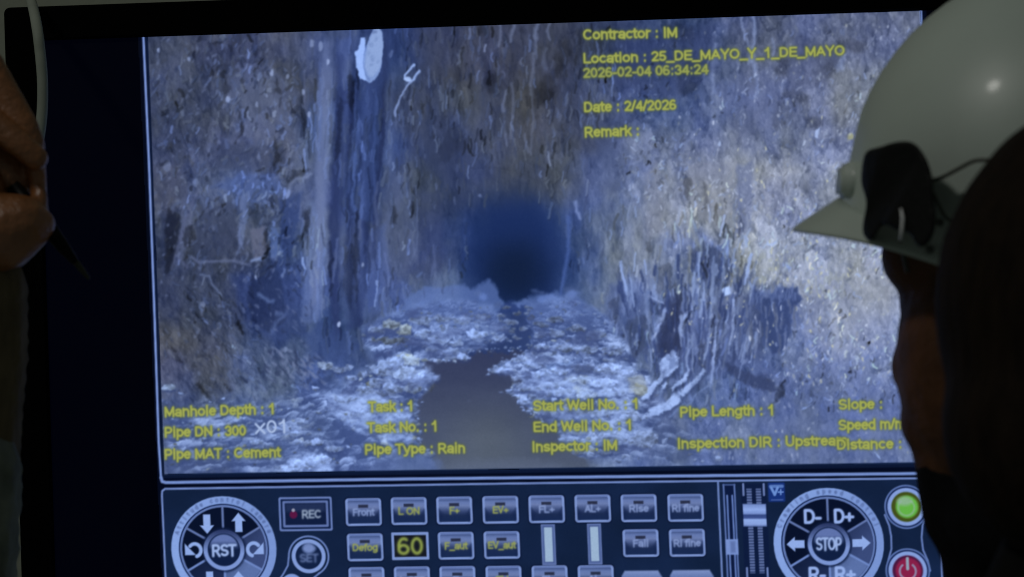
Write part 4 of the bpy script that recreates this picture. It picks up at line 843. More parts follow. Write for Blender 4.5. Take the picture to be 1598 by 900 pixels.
# ---------------------------------------------------------------------------
# a plain bold sans lettering: each letter is a set of centre lines (cap height 1)
# ---------------------------------------------------------------------------
def _arc(cx, cy, rx, ry, a0, a1, n=12):
    return [(cx+rx*math.cos(math.radians(a0+(a1-a0)*k/n)), cy+ry*math.sin(math.radians(a0+(a1-a0)*k/n))) for k in range(n+1)]
B_, T_, M_, XH = .07, .93, .5, .69         # base, top, middle, x-height centre lines
XM = (B_+XH)/2; XR = (XH-B_)/2
def _o(cx, rx): return _arc(cx, XM, rx, XR, 0, 360, 20)
GL = {
 'A': (.72, [[(.06, B_), (.36, T_), (.66, B_)], [(.17, .34), (.55, .34)]]),
 'C': (.74, [_arc(.39, M_, .31, .43, 45, 315, 18)]),
 'D': (.74, [[(.11, B_), (.11, T_), (.34, T_)]+_arc(.34, M_, .30, .43, 90, -90, 14)+[(.11, B_)]]),
 'E': (.66, [[(.60, T_), (.11, T_), (.11, B_), (.61, B_)], [(.11, .52), (.56, .52)]]),
 'F': (.61, [[(.58, T_), (.11, T_), (.11, 0)], [(.11, .50), (.51, .50)]]),
 'I': (.28, [[(.14, 0), (.14, 1)]]),
 'L': (.61, [[(.11, 1), (.11, B_), (.58, B_)]]),
 'M': (.86, [[(.11, 0), (.11, T_), (.43, .12), (.75, T_), (.75, 0)]]),
 'N': (.74, [[(.11, 0), (.11, T_), (.63, B_), (.63, 1)]]),
 'O': (.80, [_arc(.40, M_, .32, .43, 0, 360, 24)]),
 'P': (.68, [[(.11, 0), (.11, T_), (.38, T_)]+_arc(.38, .68, .22, .25, 90, -90, 10)+[(.11, .43)]]),
 'R': (.74, [[(.11, 0), (.11, T_), (.40, T_)]+_arc(.40, .69, .21, .24, 90, -90, 10)+[(.11, .45)], [(.38, .45), (.66, 0)]]),
 'S': (.68, [_arc(.34, .71, .25, .22, 30, 250, 12)+_arc(.34, .28, .27, .21, 95, -150, 14)]),
 'T': (.64, [[(.02, T_), (.62, T_)], [(.32, T_), (.32, 0)]]),
 'U': (.74, [[(.11, 1), (.11, .34)]+_arc(.37, .34, .26, .27, 180, 360, 12)+[(.63, 1)]]),
 'V': (.68, [[(.05, 1), (.34, B_), (.63, 1)]]),
 'W': (.96, [[(.05, 1), (.25, B_), (.48, .92), (.71, B_), (.91, 1)]]),
 'X': (.68, [[(.06, 0), (.62, 1)], [(.06, 1), (.62, 0)]]),
 'Y': (.68, [[(.05, 1), (.34, .45), (.63, 1)], [(.34, .45), (.34, 0)]]),
 'a': (.58, [_arc(.29, .53, .20, .16, 160, 0, 8)+[(.49, 0)], _arc(.27, .23, .21, .16, 0, 360, 14)]),
 'c': (.56, [_arc(.31, XM, .23, XR, 50, 310, 14)]),
 'd': (.62, [[(.51, 1), (.51, 0)], _o(.29, .22)]),
 'e': (.58, [[(.08, .40), (.51, .40)]+_arc(.295, XM, .22, XR, 4, 315, 16)]),
 'f': (.34, [[(.15, 0), (.15, .76)]+_arc(.28, .76, .13, .17, 180, 90, 5)+[(.34, .93)], [(.0, .67), (.33, .67)]]),
 'g': (.62, [_o(.29, .22), [(.51, .76), (.51, -.06)]+_arc(.29, -.04, .22, .18, 0, -150, 8)]),
 'h': (.62, [[(.11, 1), (.11, 0)], [(.11, .42)]+_arc(.31, .48, .20, .21, 170, 0, 8)+[(.51, 0)]]),
 'i': (.27, [[(.135, 0), (.135, .74)], [(.135, .90), (.135, 1.0)]]),
 'k': (.58, [[(.11, 1), (.11, 0)], [(.51, .74), (.13, .32)], [(.26, .46), (.54, 0)]]),
 'l': (.27, [[(.135, 0), (.135, 1)]]),
 'm': (.92, [[(.11, .76), (.11, 0)], [(.11, .46)]+_arc(.285, .50, .175, .19, 170, 0, 8)+[(.46, 0)], [(.46, .46)]+_arc(.635, .50, .175, .19, 170, 0, 8)+[(.81, 0)]]),
 'n': (.62, [[(.11, .76), (.11, 0)], [(.11, .42)]+_arc(.31, .48, .20, .21, 170, 0, 8)+[(.51, 0)]]),
 'o': (.62, [_o(.31, .235)]),
 'p': (.62, [[(.11, .76), (.11, -.27)], _o(.33, .22)]),
 'r': (.40, [[(.11, .76), (.11, 0)], [(.11, .44)]+_arc(.32, .45, .21, .24, 175, 75, 6)]),
 's': (.55, [_arc(.275, .53, .19, .155, 30, 255, 9)+_arc(.275, .225, .205, .15, 90, -150, 10)]),
 't': (.34, [[(.15, .92), (.15, .2)]+_arc(.27, .2, .12, .13, 180, 285, 5), [(.0, .69), (.33, .69)]]),
 'u': (.62, [[(.11, .76), (.11, .3)]+_arc(.30, .28, .19, .21, 180, 350, 8), [(.51, .76), (.51, 0)]]),
 'w': (.78, [[(.03, .76), (.21, B_), (.39, .68), (.57, B_), (.75, .76)]]),
 'x': (.58, [[(.06, 0), (.52, .74)], [(.06, .74), (.52, 0)]]),
 'y': (.58, [[(.05, .76), (.29, .08)], [(.53, .76), (.26, -.10)]+[(.17, -.19), (.06, -.19)]]),
 '0': (.58, [_arc(.29, M_, .21, .43, 0, 360, 20)]),
 '1': (.58, [[(.10, .70), (.24, .78), (.34, .98)], [(.34, 1), (.34, 0)]]),
 '2': (.58, [_arc(.29, .70, .21, .23, 165, -35, 11)+[(.09, B_), (.53, B_)]]),
 '3': (.58, [_arc(.28, .71, .20, .22, 160, -80, 11), _arc(.28, .29, .22, .23, 80, -160, 12)]),
 '4': (.58, [[(.42, 0), (.42, .92), (.06, .28), (.55, .28)]]),
 '5': (.58, [[(.50, T_), (.14, T_), (.10, .50)]+_arc(.28, .32, .22, .25, 120, -155, 13)]),
 '6': (.58, [_arc(.29, .31, .21, .24, 0, 360, 16), _arc(.31, .50, .23, .43, 55, 190, 10)]),
 '8': (.58, [_arc(.29, .72, .18, .21, 0, 360, 14), _arc(.29, .29, .22, .22, 0, 360, 14)]),
 '_': (.58, [[(0, -.14), (.58, -.14)]]), '-': (.36, [[(.05, .36), (.31, .36)]]), '+': (.60, [[(.06, .42), (.54, .42)], [(.30, .18), (.30, .66)]]),
 '/': (.32, [[(.02, 0), (.30, 1)]]), ':': (.34, [[(.17, .04), (.17, .12)], [(.17, .60), (.17, .68)]]), '.': (.30, [[(.15, .04), (.15, .12)]]), ' ': (.30, []),
}
def draw_text(T):
    s = T['s']; adv = []; x = 0
    for ch in s: adv.append(x); x += GL[ch][0]+.02
    p0, p1 = np.array(T['p0'], float), np.array(T['p1'], float); d = p1-p0; L_ = float(np.hypot(*d)); d = d/L_
    sy = T['cap']
    if len(s) == 1: sx = sy; up = np.array((d[1], -d[0])); base = p0+d*(L_-x*sx)/2
    else: sx = L_/x; up = -np.array((.030, 1.)); base = p0
    wt = T.get('wt', .195)*min(sy, 1.15*sx)
    end = base+d*x*sx; k = 8
    cs = [base, end, base+up*sy*1.05, end+up*sy*1.05, base-up*sy*.35, end-up*sy*.35]
    wn = win(min(c[0] for c in cs)-k, min(c[1] for c in cs)-k, max(c[0] for c in cs)+k, max(c[1] for c in cs)+k)
    X, Y = XX[wn], YY[wn]
    if X.size == 0: return
    m = np.zeros(X.shape, np.float32)
    for ch, ax in zip(s, adv):
        for line in GL[ch][1]:
            P = [tuple(base+d*(ax+px)*sx+up*py*sy) for px, py in line]
            xs = [p[0] for p in P]; ys = [p[1] for p in P]
            lw = win(min(xs)-wt-2, min(ys)-wt-2, max(xs)+wt+2, max(ys)+wt+2)
            r = (slice(lw[0].start-wn[0].start, lw[0].stop-wn[0].start), slice(lw[1].start-wn[1].start, lw[1].stop-wn[1].start))
            if r[0].start < 0 or r[1].start < 0 or m[r].size == 0: continue
            m[r] = np.maximum(m[r], np.clip(wt/2+.5-seg_d(X[r], Y[r], P), 0, 1))
    if T['halo'] is not None: blend(wn, np.clip(blur(m, 2.4)*1.7, 0, 1), T['halo'], .8)
    m = blur(m, T['soft'])
    blend(wn, m*1.15, T['col'], T['al'])
# lettering goes over the softened picture
IMG = blur(IMG, .4)
for T in TEXTS: draw_text(T)

# the video sensor's grain
gr = rng.normal(0, 1.6, IMG.shape[:2]).astype(np.float32); gr = blur(gr, .7)
IMG += gr[..., None]*(IMG.mean(-1, keepdims=True)/90.+.15)
LIN = np.clip(IMG/255., 0, 1); LIN = np.where(LIN <= .04045, LIN/12.92, ((LIN+.055)/1.055)**2.4).astype(np.float32)

# ---------------------------------------------------------------------------
# the monitor: a plane in the room; S(x, y) is a point on it in metres
# ---------------------------------------------------------------------------
RV = Vector((0.0194942, -0.0640917, 0.0257534)); TV = (0.0218571, 0.0328014, -1.7882717)
Rm = np.array(Matrix.Rotation(RV.length, 3, RV.normalized()))
C2W = np.array(((1, 0, 0), (0, 0, -1), (0, 1, 0)), float)          # camera axes -> world axes
RW = C2W @ Rm; TW = C2W @ np.array(TV) + np.array(CAM)
Hm = np.array(((FPX, 0, -799), (0, -FPX, -450), (0, 0, -1.))) @ np.column_stack((Rm[:, 0], Rm[:, 1], np.array(TV)))
Hi = np.linalg.inv(Hm)
def to_canvas(x, y):
    q = Hm @ np.stack((x, y, np.ones_like(x))); return q[0]/q[2], q[1]/q[2]
def to_plane(P):
    P = np.asarray(P, float); q = Hi @ np.vstack((P.T, np.ones(len(P)))); return (q[:2]/q[2]).T
def S(x, y, z=0.): return Vector(RW @ np.array((x, y, z)) + TW)

def emit_mat():
    m = bpy.data.materials.new('screen_light'); m.use_nodes = True; nt = m.node_tree; b = nt.nodes['Principled BSDF']
    a = nt.nodes.new('ShaderNodeAttribute'); a.attribute_name = 'light'
    b.inputs['Base Color'].default_value = (.004, .004, .005, 1); b.inputs['Roughness'].default_value = .45; b.inputs['Specular IOR Level'].default_value = .12
    nt.links.new(a.outputs['Color'], b.inputs['Emission Color']); b.inputs['Emission Strength'].default_value = 1.
    m.cycles.emission_sampling = 'NONE'
    return m
LIGHT = emit_mat()

def patch(name, P, z, parent, step, label=None, holes=()):
    """flat lit piece of the display inside outline P (canvas coordinates), z metres above the glass"""
    pp = to_plane(P); st = step*.0006
    x = np.arange(pp[:, 0].min()-st, pp[:, 0].max()+2*st, st); y = np.arange(pp[:, 1].min()-st, pp[:, 1].max()+2*st, st)
    gx, gy = np.meshgrid(x, y); cx, cy = to_canvas(gx.ravel(), gy.ravel())
    nx, ny = len(x), len(y)
    fxc, fyc = to_canvas((gx[:-1, :-1]+st/2).ravel(), (gy[:-1, :-1]+st/2).ravel())
    keep = inside(fxc, fyc, [tuple(p) for p in P])
    for hP in holes: keep &= ~inside(fxc, fyc, [tuple(p) for p in hP])
    ii = np.arange(nx*ny).reshape(ny, nx)
    F = np.stack((ii[:-1, :-1].ravel(), ii[:-1, 1:].ravel(), ii[1:, 1:].ravel(), ii[1:, :-1].ravel()), 1)[keep]
    used = np.zeros(nx*ny, bool); used[F.ravel()] = True; new = np.cumsum(used)-1; F = new[F]
    co = (RW @ np.stack((gx.ravel(), gy.ravel(), np.full(nx*ny, z))))[:, used].T + TW
    u = np.clip(cx[used]-CX0-.5, 0, CW-1.01); v = np.clip(cy[used]-CY0-.5, 0, CH-1.01)
    iu, iv = u.astype(int), v.astype(int); tu, tv = (u-iu)[:, None], (v-iv)[:, None]
    c = (LIN[iv, iu]*(1-tu)+LIN[iv, iu+1]*tu)*(1-tv)+(LIN[iv+1, iu]*(1-tu)+LIN[iv+1, iu+1]*tu)*tv
    me = bpy.data.meshes.new(name); me.vertices.add(len(co)); me.vertices.foreach_set('co', co.astype(np.float32).ravel())
    me.loops.add(F.size); me.loops.foreach_set('vertex_index', F.astype(np.int32).ravel())
    me.polygons.add(len(F)); me.polygons.foreach_set('loop_start', np.arange(0, F.size, 4, dtype=np.int32))
    at_ = me.attributes.new('light', 'FLOAT_COLOR', 'POINT')
    at_.data.foreach_set('color', np.column_stack((c, np.ones(len(c)))).astype(np.float32).ravel())
    me.update(calc_edges=True); me.validate()
    o = link(name, me, LIGHT, parent, smooth=False)
    if label: o['label'] = label
    return o

plastic = mat('black_plastic', (.0012, .0012, .0016), .8, .03, nscale=40, namp=.15, bump=.08, bscale=400)
glass = mat('dark_display', (.002, .002, .003), .5, .04, nscale=8, namp=.1)

# outline of the cabinet in plane metres, from its visible corner
c0 = to_plane([(7, 13)])[0]; X0, Y1 = c0; X1 = -X0+.045; Y0 = Y1-.625
mon = empty('monitor', S((X0+X1)/2, Y0, 0))
tag(mon, 'large black flat monitor showing a drain inspection video above a dark blue control panel', 'monitor')
def rr2(x0, y0, x1, y1, r, n=5):
    out = []
    for cx, cy, a0 in ((x1-r, y1-r, 0), (x0+r, y1-r, 90), (x0+r, y0+r, 180), (x1-r, y0+r, 270)):
        out += [(cx+r*math.cos(math.radians(a0+90*k/n)), cy+r*math.sin(math.radians(a0+90*k/n))) for k in range(n+1)]
    return out
def loops_mesh(levels, cap_last=True, cap_first=False):
    bm = bmesh.new(); R = [[bm.verts.new(S(x, y, z)) for x, y in L] for L, z in levels]; n = len(R[0])
    for a, b in zip(R, R[1:]):
        for k in range(n): bm.faces.new((a[k], a[(k+1) % n], b[(k+1) % n], b[k]))
    if cap_last: bm.faces.new(R[-1])
    if cap_first: bm.faces.new(R[0][::-1])
    return bm
bw = .030
fl = [(rr2(X0, Y0, X1, Y1, .006), -.012), (rr2(X0, Y0, X1, Y1, .006), .002), (rr2(X0+.0015, Y0+.0015, X1-.0015, Y1-.0015, .005), .0035),
      (rr2(X0+bw, Y0+bw, X1-bw, Y1-bw, .003), .0035), (rr2(X0+bw+.002, Y0+bw+.002, X1-bw-.002, Y1-bw-.002, .002), -.001)]
link('bezel', bm_mesh(loops_mesh(fl, cap_last=False), 'bezel'), plastic, mon, smooth=False)
bl = [(rr2(X0+.002, Y0+.002, X1-.002, Y1-.002, .006), -.0125), (rr2(X0+.004, Y0+.004, X1-.004, Y1-.004, .01), -.04), (rr2(X0+.05, Y0+.05, X1-.05, Y1-.05, .03), -.062)]
link('back_cover', bm_mesh(loops_mesh(bl, True, True), 'back_cover'), plastic, mon, smooth=False)
sp = rr2(X0+bw-.002, Y0+bw-.002, X1-bw+.002, Y1-bw+.002, .003)
scr = link('screen', bm_mesh(loops_mesh([(sp, -.004), (sp, -.0022)], True, True), 'screen'), glass, mon, smooth=False)
# the unlit part of a backlit display still leaks a little blue light
m = glass.node_tree.nodes['Principled BSDF']; m.inputs['Emission Color'].default_value = (.06, .14, .9, 1); m.inputs['Emission Strength'].default_value = .0026
WIN = [(214, 40), (1446, 3), (1479, 1010), (257, 1026)]
patch('program_window', WIN, -.0018, mon, 1.4, holes=(VID,))
vid = patch('video_picture', VID, -.0014, mon, 1.08, 'live picture of a wet rocky drain with a stream between stones')
pan = patch('control_panel', PAN, -.0014, mon, 1.1, 'dark blue on screen control panel of buttons and dials')
for nm, P, lb in PARTS: patch(nm, P, -.0010, pan, .85, lb)
for T in TEXTS:
    if T['halo'] is None and T['s'] != 'x01': continue
    x0, x1 = T['p0'][0]-5, T['p1'][0]+5; yb = T['p0'][1]; cp_ = T['cap']
    sl = (T['p1'][1]-T['p0'][1])/(T['p1'][0]-T['p0'][0])
    lim = VID[1][0]+(yb-17)*.038-3
    x1 = min(x1, lim)
    L = [(x0, yb-cp_-5-5*sl), (x1, yb-cp_-5+(x1-x0)*sl), (x1, yb+6+(x1-x0)*sl), (x0, yb+6)]
    patch('caption', L, -.0010-(.0001 if T['s'].startswith('Upst') else 0), vid, .85, 'white x01 zoom marker' if T['s'] == 'x01' else None)

# ---------------------------------------------------------------------------
# cable hanging before the left bezel
# ---------------------------------------------------------------------------
cpts = [(30, -60, 1.98), (44, -12, 1.86), (51, 10, 1.74), (58, 45, 1.66), (63, 85, 1.65), (66, 120, 1.65), (66.5, 155, 1.65), (64.5, 190, 1.65), (59, 225, 1.65), (49, 265, 1.65), (34, 330, 1.66), (16, 430, 1.67), (-4, 600, 1.68), (-20, 1000, 1.68)]
cb = link('cable', bm_mesh(tube(spline([at(*p) for p in cpts], 6), .0046, 14), 'cable'), mat('grey_rubber', (.30, .33, .28), .6, .2, nscale=30, namp=.08))
tag(cb, 'pale grey cable hanging down over the left edge of the monitor', 'cable')

# ---------------------------------------------------------------------------
# worker at the left edge, a fist holding a black pen
# ---------------------------------------------------------------------------
DL = 1.15; KL = DL/FPX
def L(px, py, z=0.):                 # z: pixels towards the viewer
    p = at(px, py, DL); return p+(CAM-p).normalized()*z*KL
def cap(p0, r0, p1, r1): return ('cap', L(*p0), r0*KL, L(*p1), r1*KL)
def ball(p, rx, ry, rz, rot=(0, 0, 0)): return ('ell', L(*p), (rx*KL, rz*KL, ry*KL), rot)
skin = mat('tanned_skin', (.25, .09, .024), .42, .8, coat=.3, nscale=70, namp=.18, bump=.35, bscale=260)
hand = [ball((-95, 290, -5), 85, 135, 55, (0, .15, 0)), ball((-8, 275, -28), 66, 62, 40), cap((54, 235, -4), 17, (62, 318, 0), 13),
        cap((-85, 55, -25), 30, (-20, 104, -5), 29), cap((-20, 104, -5), 28, (38, 198, 2), 23), cap((38, 198, 2), 23, (52, 226, 4), 19),       # index
        cap((-95, 120, 5), 30, (-18, 190, 34), 26), cap((-18, 190, 34), 25, (34, 228, 36), 21), cap((34, 228, 36), 21, (56, 247, 30), 20),    # middle
        cap((-100, 190, 20), 28, (-45, 245, 48), 25), cap((-45, 245, 48), 24, (-10, 300, 20), 20),                                         # ring
        cap((-110, 250, 25), 26, (-70, 300, 52), 22), cap((-70, 300, 52), 21, (-35, 345, 30), 18),                                         # little finger
        ball((-60, 365, 10), 75, 75, 52), cap((-40, 362, 18), 70, (4, 362, 34), 62), cap((4, 362, 34), 62, (30, 352, 36), 50), cap((30, 352, 36), 48, (62, 350, 30), 25),  # thumb
        cap((60, 330, 22), 16, (64, 300, 12), 10),
        cap((-60, 440, -10), 72, (-70, 560, -20), 74), cap((-70, 560, -20), 74, (-110, 900, -30), 88)]
pl = link('person', blob_mesh('person', hand, .0016, 5), skin)
pl.location = (0, 0, 0)
tag(pl, 'person mostly out of frame at the left edge, tanned fist closed round a black pen', 'person')
# nail of the thumb
cloth = mat('brown_work_cloth', (.13, .10, .058), .85, .2, nscale=120, namp=.25, bump=.6, bscale=140, stretch=(1, 1, .4))
sl_ = [cap((-40, 455, -12), 84, (-44, 560, -16), 88), cap((-44, 560, -16), 88, (-56, 650, -22), 92), cap((-56, 650, -22), 92, (-72, 720, -26), 104)]
pm = Matrix.Identity(4)
slv = link('sleeve', blob_mesh('sleeve', sl_, .0022, 4), cloth); slv.parent = pl
cuff = mat('grey_green_cloth', (.17, .19, .155), .8, .25, nscale=50, namp=.35, bump=.8, bscale=70)
vl = [cap((-66, 735, 0), 100, (-74, 790, -6), 108), cap((-74, 800, -4), 104, (-90, 860, -8), 120), cap((-90, 870, -8), 116, (-110, 990, -8), 138)]
vst = link('vest', blob_mesh('vest', vl, .0024, 3), cuff); vst.parent = pl
pen = empty('pen', L(60, 335, 6))
tag(pen, 'slim black pen pointing down to the right from the fist', 'pen')
blackp = mat('black_gloss', (.003, .003, .003), .5, .12, nscale=20, namp=.1)
link('barrel', bm_mesh(tube([L(20, 290, 6), L(60, 335, 6), L(78, 358, 6), L(100, 387, 6), L(118, 409, 6)], [11*KL, 12.5*KL, 12.5*KL, 10*KL, 6*KL], 16), 'barrel'), blackp, pen)
link('tip', bm_mesh(tube([L(116, 406.5, 6), L(128, 421, 6), L(139, 435, 6)], [5.5*KL, 4.6*KL, 2.4*KL], 14), 'tip'), mat('pen_metal', (.035, .038, .022), .5, .3, nscale=60, namp=.2), pen)

# ---------------------------------------------------------------------------
# worker on the right watching the screen, white hard hat
# ---------------------------------------------------------------------------
DH = 1.0; KH = DH/FPX
def Hh(px, py, z=0.):
    p = at(px, py, DH); return p+(CAM-p).normalized()*z*KH
def hcap(p0, r0, p1, r1): return ('cap', Hh(*p0), r0*KH, Hh(*p1), r1*KH)
def hball(p, rx, ry, rz, rot=(0, 0, 0)): return ('ell', Hh(*p), (rx*KH, rz*KH, ry*KH), rot)
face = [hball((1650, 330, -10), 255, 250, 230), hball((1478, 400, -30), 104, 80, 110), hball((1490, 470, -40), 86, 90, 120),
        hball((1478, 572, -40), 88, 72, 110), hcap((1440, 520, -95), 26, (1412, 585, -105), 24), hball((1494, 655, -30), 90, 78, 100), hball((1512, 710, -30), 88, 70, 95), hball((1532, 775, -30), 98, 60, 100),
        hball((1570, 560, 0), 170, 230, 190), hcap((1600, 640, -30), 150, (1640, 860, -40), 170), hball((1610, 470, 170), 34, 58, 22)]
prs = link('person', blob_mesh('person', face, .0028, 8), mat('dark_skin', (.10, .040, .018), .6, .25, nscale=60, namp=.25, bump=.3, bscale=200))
tag(prs, 'person in a white hard hat turned towards the screen, face in shadow', 'person')
jk = [hcap((1526, 722, -30), 103, (1537, 790, -30), 104), hcap((1600, 850, -30), 138, (1700, 1000, -40), 215), hball((1760, 1080, -60), 290, 230, 190), hcap((1540, 812, -30), 88, (1560, 880, -30), 92), hball((1625, 800, 0), 165, 120, 215)]
jkt = link('jacket', blob_mesh('jacket', jk, .004, 6), mat('black_cloth', (.006, .006, .007), .9, .1, nscale=80, namp=.2, bump=.5, bscale=120)); jkt.parent = prs

# the hat: dome, skirt, gutter and peak as one turned shell
hc = Hh(1678, 284)
F = Vector((-.86, -.10, .30)); U = Vector((.27, -.17, .94))     # world axes: x right, y away, z up
F = Vector((-.84, .38, .345)).normalized(); U = (U-F*U.dot(F)).normalized(); N = F.cross(U)
if N.y > 0: N = -N
R0 = 340*KH
hat = empty('hard_hat', hc-U*R0*.66)
tag(hat, 'white hard hat with a pointed peak worn by the person at the right', 'hard hat')
def hat_pt(h, phi, k=1., extra=0.):
    """h: height over R0, phi: 0 front; extra: outward metres"""
    rr = math.sqrt(max(0, 1-h*h)) if h > 0 else 1-.05*(-h/.46)
    fr_ = max(0, math.cos(phi))
    rr *= 1+(.012*fr_**4*min(1, max(0, (.30-h)/.35)))          # the front bulges to the peak
    rx, ry = rr*1.02, rr*.97
    return hc+U*R0*h+F*(R0*rx*math.cos(phi)*k+extra*math.cos(phi))+N*(R0*ry*math.sin(phi)*k+extra*math.sin(phi))
white = mat('white_shell', (.55, .625, .57), .42, .5, coat=.10, nscale=9, namp=.07, bump=.05, bscale=45)
bm = bmesh.new(); NP = 96; rings = []
hs = [math.sin(math.radians(a)) for a in (88, 84, 78, 72, 66, 60, 54, 48, 42, 36, 30, 24, 18, 12, 6, 0)]+[-.08, -.16, -.24, -.32, -.39, -.43, -.46]
for h in hs: rings.append([bm.verts.new(hat_pt(h, 2*math.pi*k/NP)) for k in range(NP)])
for a, b in zip(rings, rings[1:]):
    for k in range(NP): bm.faces.new((a[k], b[k], b[(k+1) % NP], a[(k+1) % NP]))
bm.faces.new(rings[0])
inner = [[bm.verts.new(hat_pt(h, 2*math.pi*k/NP, .975)) for k in range(NP)] for h in (-.46, -.35, -.2, 0, .4, .7, .9)]
ch = [rings[-1]]+inner
for a, b in zip(ch, ch[1:]):
    for k in range(NP): bm.faces.new((a[k], b[k], b[(k+1) % NP], a[(k+1) % NP]))
bm.faces.new(inner[-1][::-1])
link('shell', bm_mesh(bm, 'shell'), white, hat)
bm = bmesh.new(); pr = []
def brim_w(phi): return .005+.0165*max(0, math.cos(phi))**2.4
for t, dz in ((0, .006), (.3, .004), (.65, .0015), (.95, -.001), (1., -.0025), (.95, -.0042), (.5, -.003), (0, -.002)):
    pr.append([bm.verts.new(hat_pt(-.44, 2*math.pi*k/NP, .99, brim_w(2*math.pi*k/NP)*t)+U*(dz-.021*t*max(0, math.cos(2*math.pi*k/NP))**3)) for k in range(NP)])
pr.append(pr[0])
for a, b in zip(pr, pr[1:]):
    for k in range(NP): bm.faces.new((a[k], b[k], b[(k+1) % NP], a[(k+1) % NP]))
link('peak', bm_mesh(bm, 'peak'), white, hat)

# small clip plate on the hat's forehead
bm = bmesh.new(); bmesh.ops.create_cube(bm, size=1.)
M4 = Matrix.Translation(Hh(1333, 282, -20)) @ Matrix.Rotation(.06, 4, 'Y') @ Matrix.Diagonal((44*KH, 90*KH, 54*KH, 1))
bmesh.ops.transform(bm, matrix=M4, verts=bm.verts); bmesh.ops.bevel(bm, geom=bm.edges[:], offset=7*KH, segments=3, affect='EDGES')
link('front_plate', bm_mesh(bm, 'front_plate'), white, hat)
# black ear defender swung up on the hat's side, wire arm and strap
EP = [(1345, 258), (1352, 236), (1374, 229), (1400, 221), (1426, 223), (1445, 246), (1455, 276), (1458, 310), (1461, 342), (1455, 370), (1441, 386), (1429, 381), (1422, 366), (1410, 360), (1396, 358), (1381, 349), (1370, 362), (1359, 377), (1347, 366), (1347, 345), (1352, 316), (1344, 286)]
def ez(px): return 62+math.sqrt(max(0, 348**2-(px-1678)**2))*1.0
loop = [Vector((p[0], p[1], 0)) for p in EP]; loop = spline(loop+[loop[0]], 4)[:-1]
bm = bmesh.new(); A = [bm.verts.new(Hh(p.x, p.y, ez(p.x))) for p in loop]; B = [bm.verts.new(Hh(p.x, p.y, ez(p.x)-62)) for p in loop]
n = len(A)
for k in range(n): bm.faces.new((A[k], B[k], B[(k+1) % n], A[(k+1) % n]))
bm.faces.new(A[::-1]); bm.faces.new(B)
me = bm_mesh(bm, 'e'); o = bpy.data.objects.new('e', me); COL.objects.link(o)
mm = o.modifiers.new('r', 'REMESH'); mm.mode = 'VOXEL'; mm.voxel_size = .0013
mm = o.modifiers.new('s', 'SMOOTH'); mm.factor = .5; mm.iterations = 10
dg = bpy.context.evaluated_depsgraph_get(); me2 = bpy.data.meshes.new_from_object(o.evaluated_get(dg)); bpy.data.objects.remove(o); me2.name = 'ear_defender'; bpy.data.meshes.remove(me)
ear = link('ear_defender', me2, mat('black_rubber', (.004, .004, .0045), .6, .25, nscale=60, namp=.2, bump=.2, bscale=200), hat)
steel = mat('brushed_steel', (.85, .87, .9), .3, .6, metal=0, nscale=90, namp=.2, stretch=(1, 1, .1))
dkwire = mat('dark_wire', (.075, .078, .065), .5, .4, nscale=60, namp=.2)
link('wire_arm', bm_mesh(tube([Hh(1406, 326, ez(1406)+6), Hh(1409, 340, ez(1408)+8), Hh(1408, 356, ez(1408)+9), Hh(1405.5, 376, ez(1406)+8)], [1.6*KH, 2.8*KH, 2.8*KH, 2.2*KH], 10), 'wire_arm'), steel, hat)
link('chin_strap', bm_mesh(tube(spline([Hh(1405, 376, 172), Hh(1409, 394, 176), Hh(1414.5, 417, 178), Hh(1416, 423, 172)], 5), 3.6*KH, 10), 'chin_strap'), dkwire, hat)
link('strap_wire', bm_mesh(tube(spline([Hh(1448, 284, 216), Hh(1470, 277, 246), Hh(1495, 264, 268), Hh(1516, 253, 288), Hh(1530, 250, 300), Hh(1560, 250, 318)], 5), 3.0*KH, 10), 'strap_wire'), dkwire, hat)
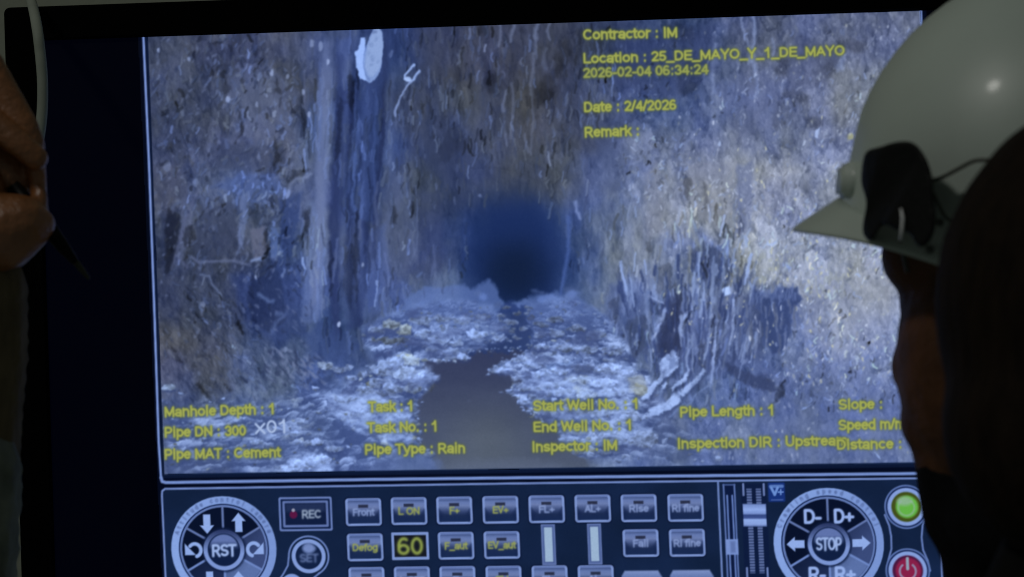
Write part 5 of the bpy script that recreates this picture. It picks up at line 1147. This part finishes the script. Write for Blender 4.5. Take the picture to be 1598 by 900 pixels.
link('strap_wire', bm_mesh(tube(spline([Hh(1456, 300, 226), Hh(1466, 322, 240), Hh(1477, 340, 250), Hh(1500, 352, 266)], 5), 2.4*KH, 10), 'strap_wire'), dkwire, hat)
for px, py, r in ((1467, 347, 6), (1450, 389, 6.5)):
    bm = bmesh.new(); bmesh.ops.create_icosphere(bm, subdivisions=3, radius=r*KH)
    for v in bm.verts: v.co = v.co*Vector((1, .5, 1)) if False else v.co
    bmesh.ops.translate(bm, verts=bm.verts, vec=Hh(px, py, 236 if px > 1460 else 214))
    link('strap_button', bm_mesh(bm, 'strap_button'), mat('dull_button', (.11, .12, .11), .5, .4, nscale=50, namp=.1), hat)

# ---------------------------------------------------------------------------
# head and shoulder nearest the camera
# ---------------------------------------------------------------------------
DF = .80; KF = DF/FPX
def G(px, py, z=0.):
    p = at(px, py, DF); return p+(CAM-p).normalized()*z*KF
def gcap(p0, r0, p1, r1): return ('cap', G(*p0), r0*KF, G(*p1), r1*KF)
def gball(p, rx, ry, rz, rot=(0, 0, 0)): return ('ell', G(*p), (rx*KF, rz*KF, ry*KF), rot)
bd = [gball((1850, 560, -60), 300, 400, 290), gcap((1860, 800, -40), 190, (1880, 1200, -40), 210), gball((1560, 560, -20), 30, 60, 24)]
fg = link('person', blob_mesh('person', bd, .0045, 8), mat('dark_brown_skin', (.06, .032, .02), .6, .2, nscale=50, namp=.2, bump=.3, bscale=180))  # skin in an even dark brown base colour
tag(fg, 'dark haired person at the right edge closest to the camera, seen from behind', 'person')
hr = [gball((1819, 473, 0), 358, 358, 340), gball((1800, 660, 40), 325, 260, 300)]
hair = link('hair', blob_mesh('hair', hr, .0045, 8), mat('dark_brown_hair', (.013, .008, .005), .8, .1, nscale=160, namp=.4, bump=.9, bscale=220, stretch=(1, 1, .25))); hair.parent = fg
sh = [gcap((1860, 980, 0), 330, (1600, 1240, 0), 200), gball((1950, 1260, -40), 560, 330, 320)]
coat = link('jacket', blob_mesh('jacket', sh, .006, 6), mat('black_jacket', (.005, .005, .005), .9, .1, nscale=60, namp=.2, bump=.5, bscale=90)); coat.parent = fg
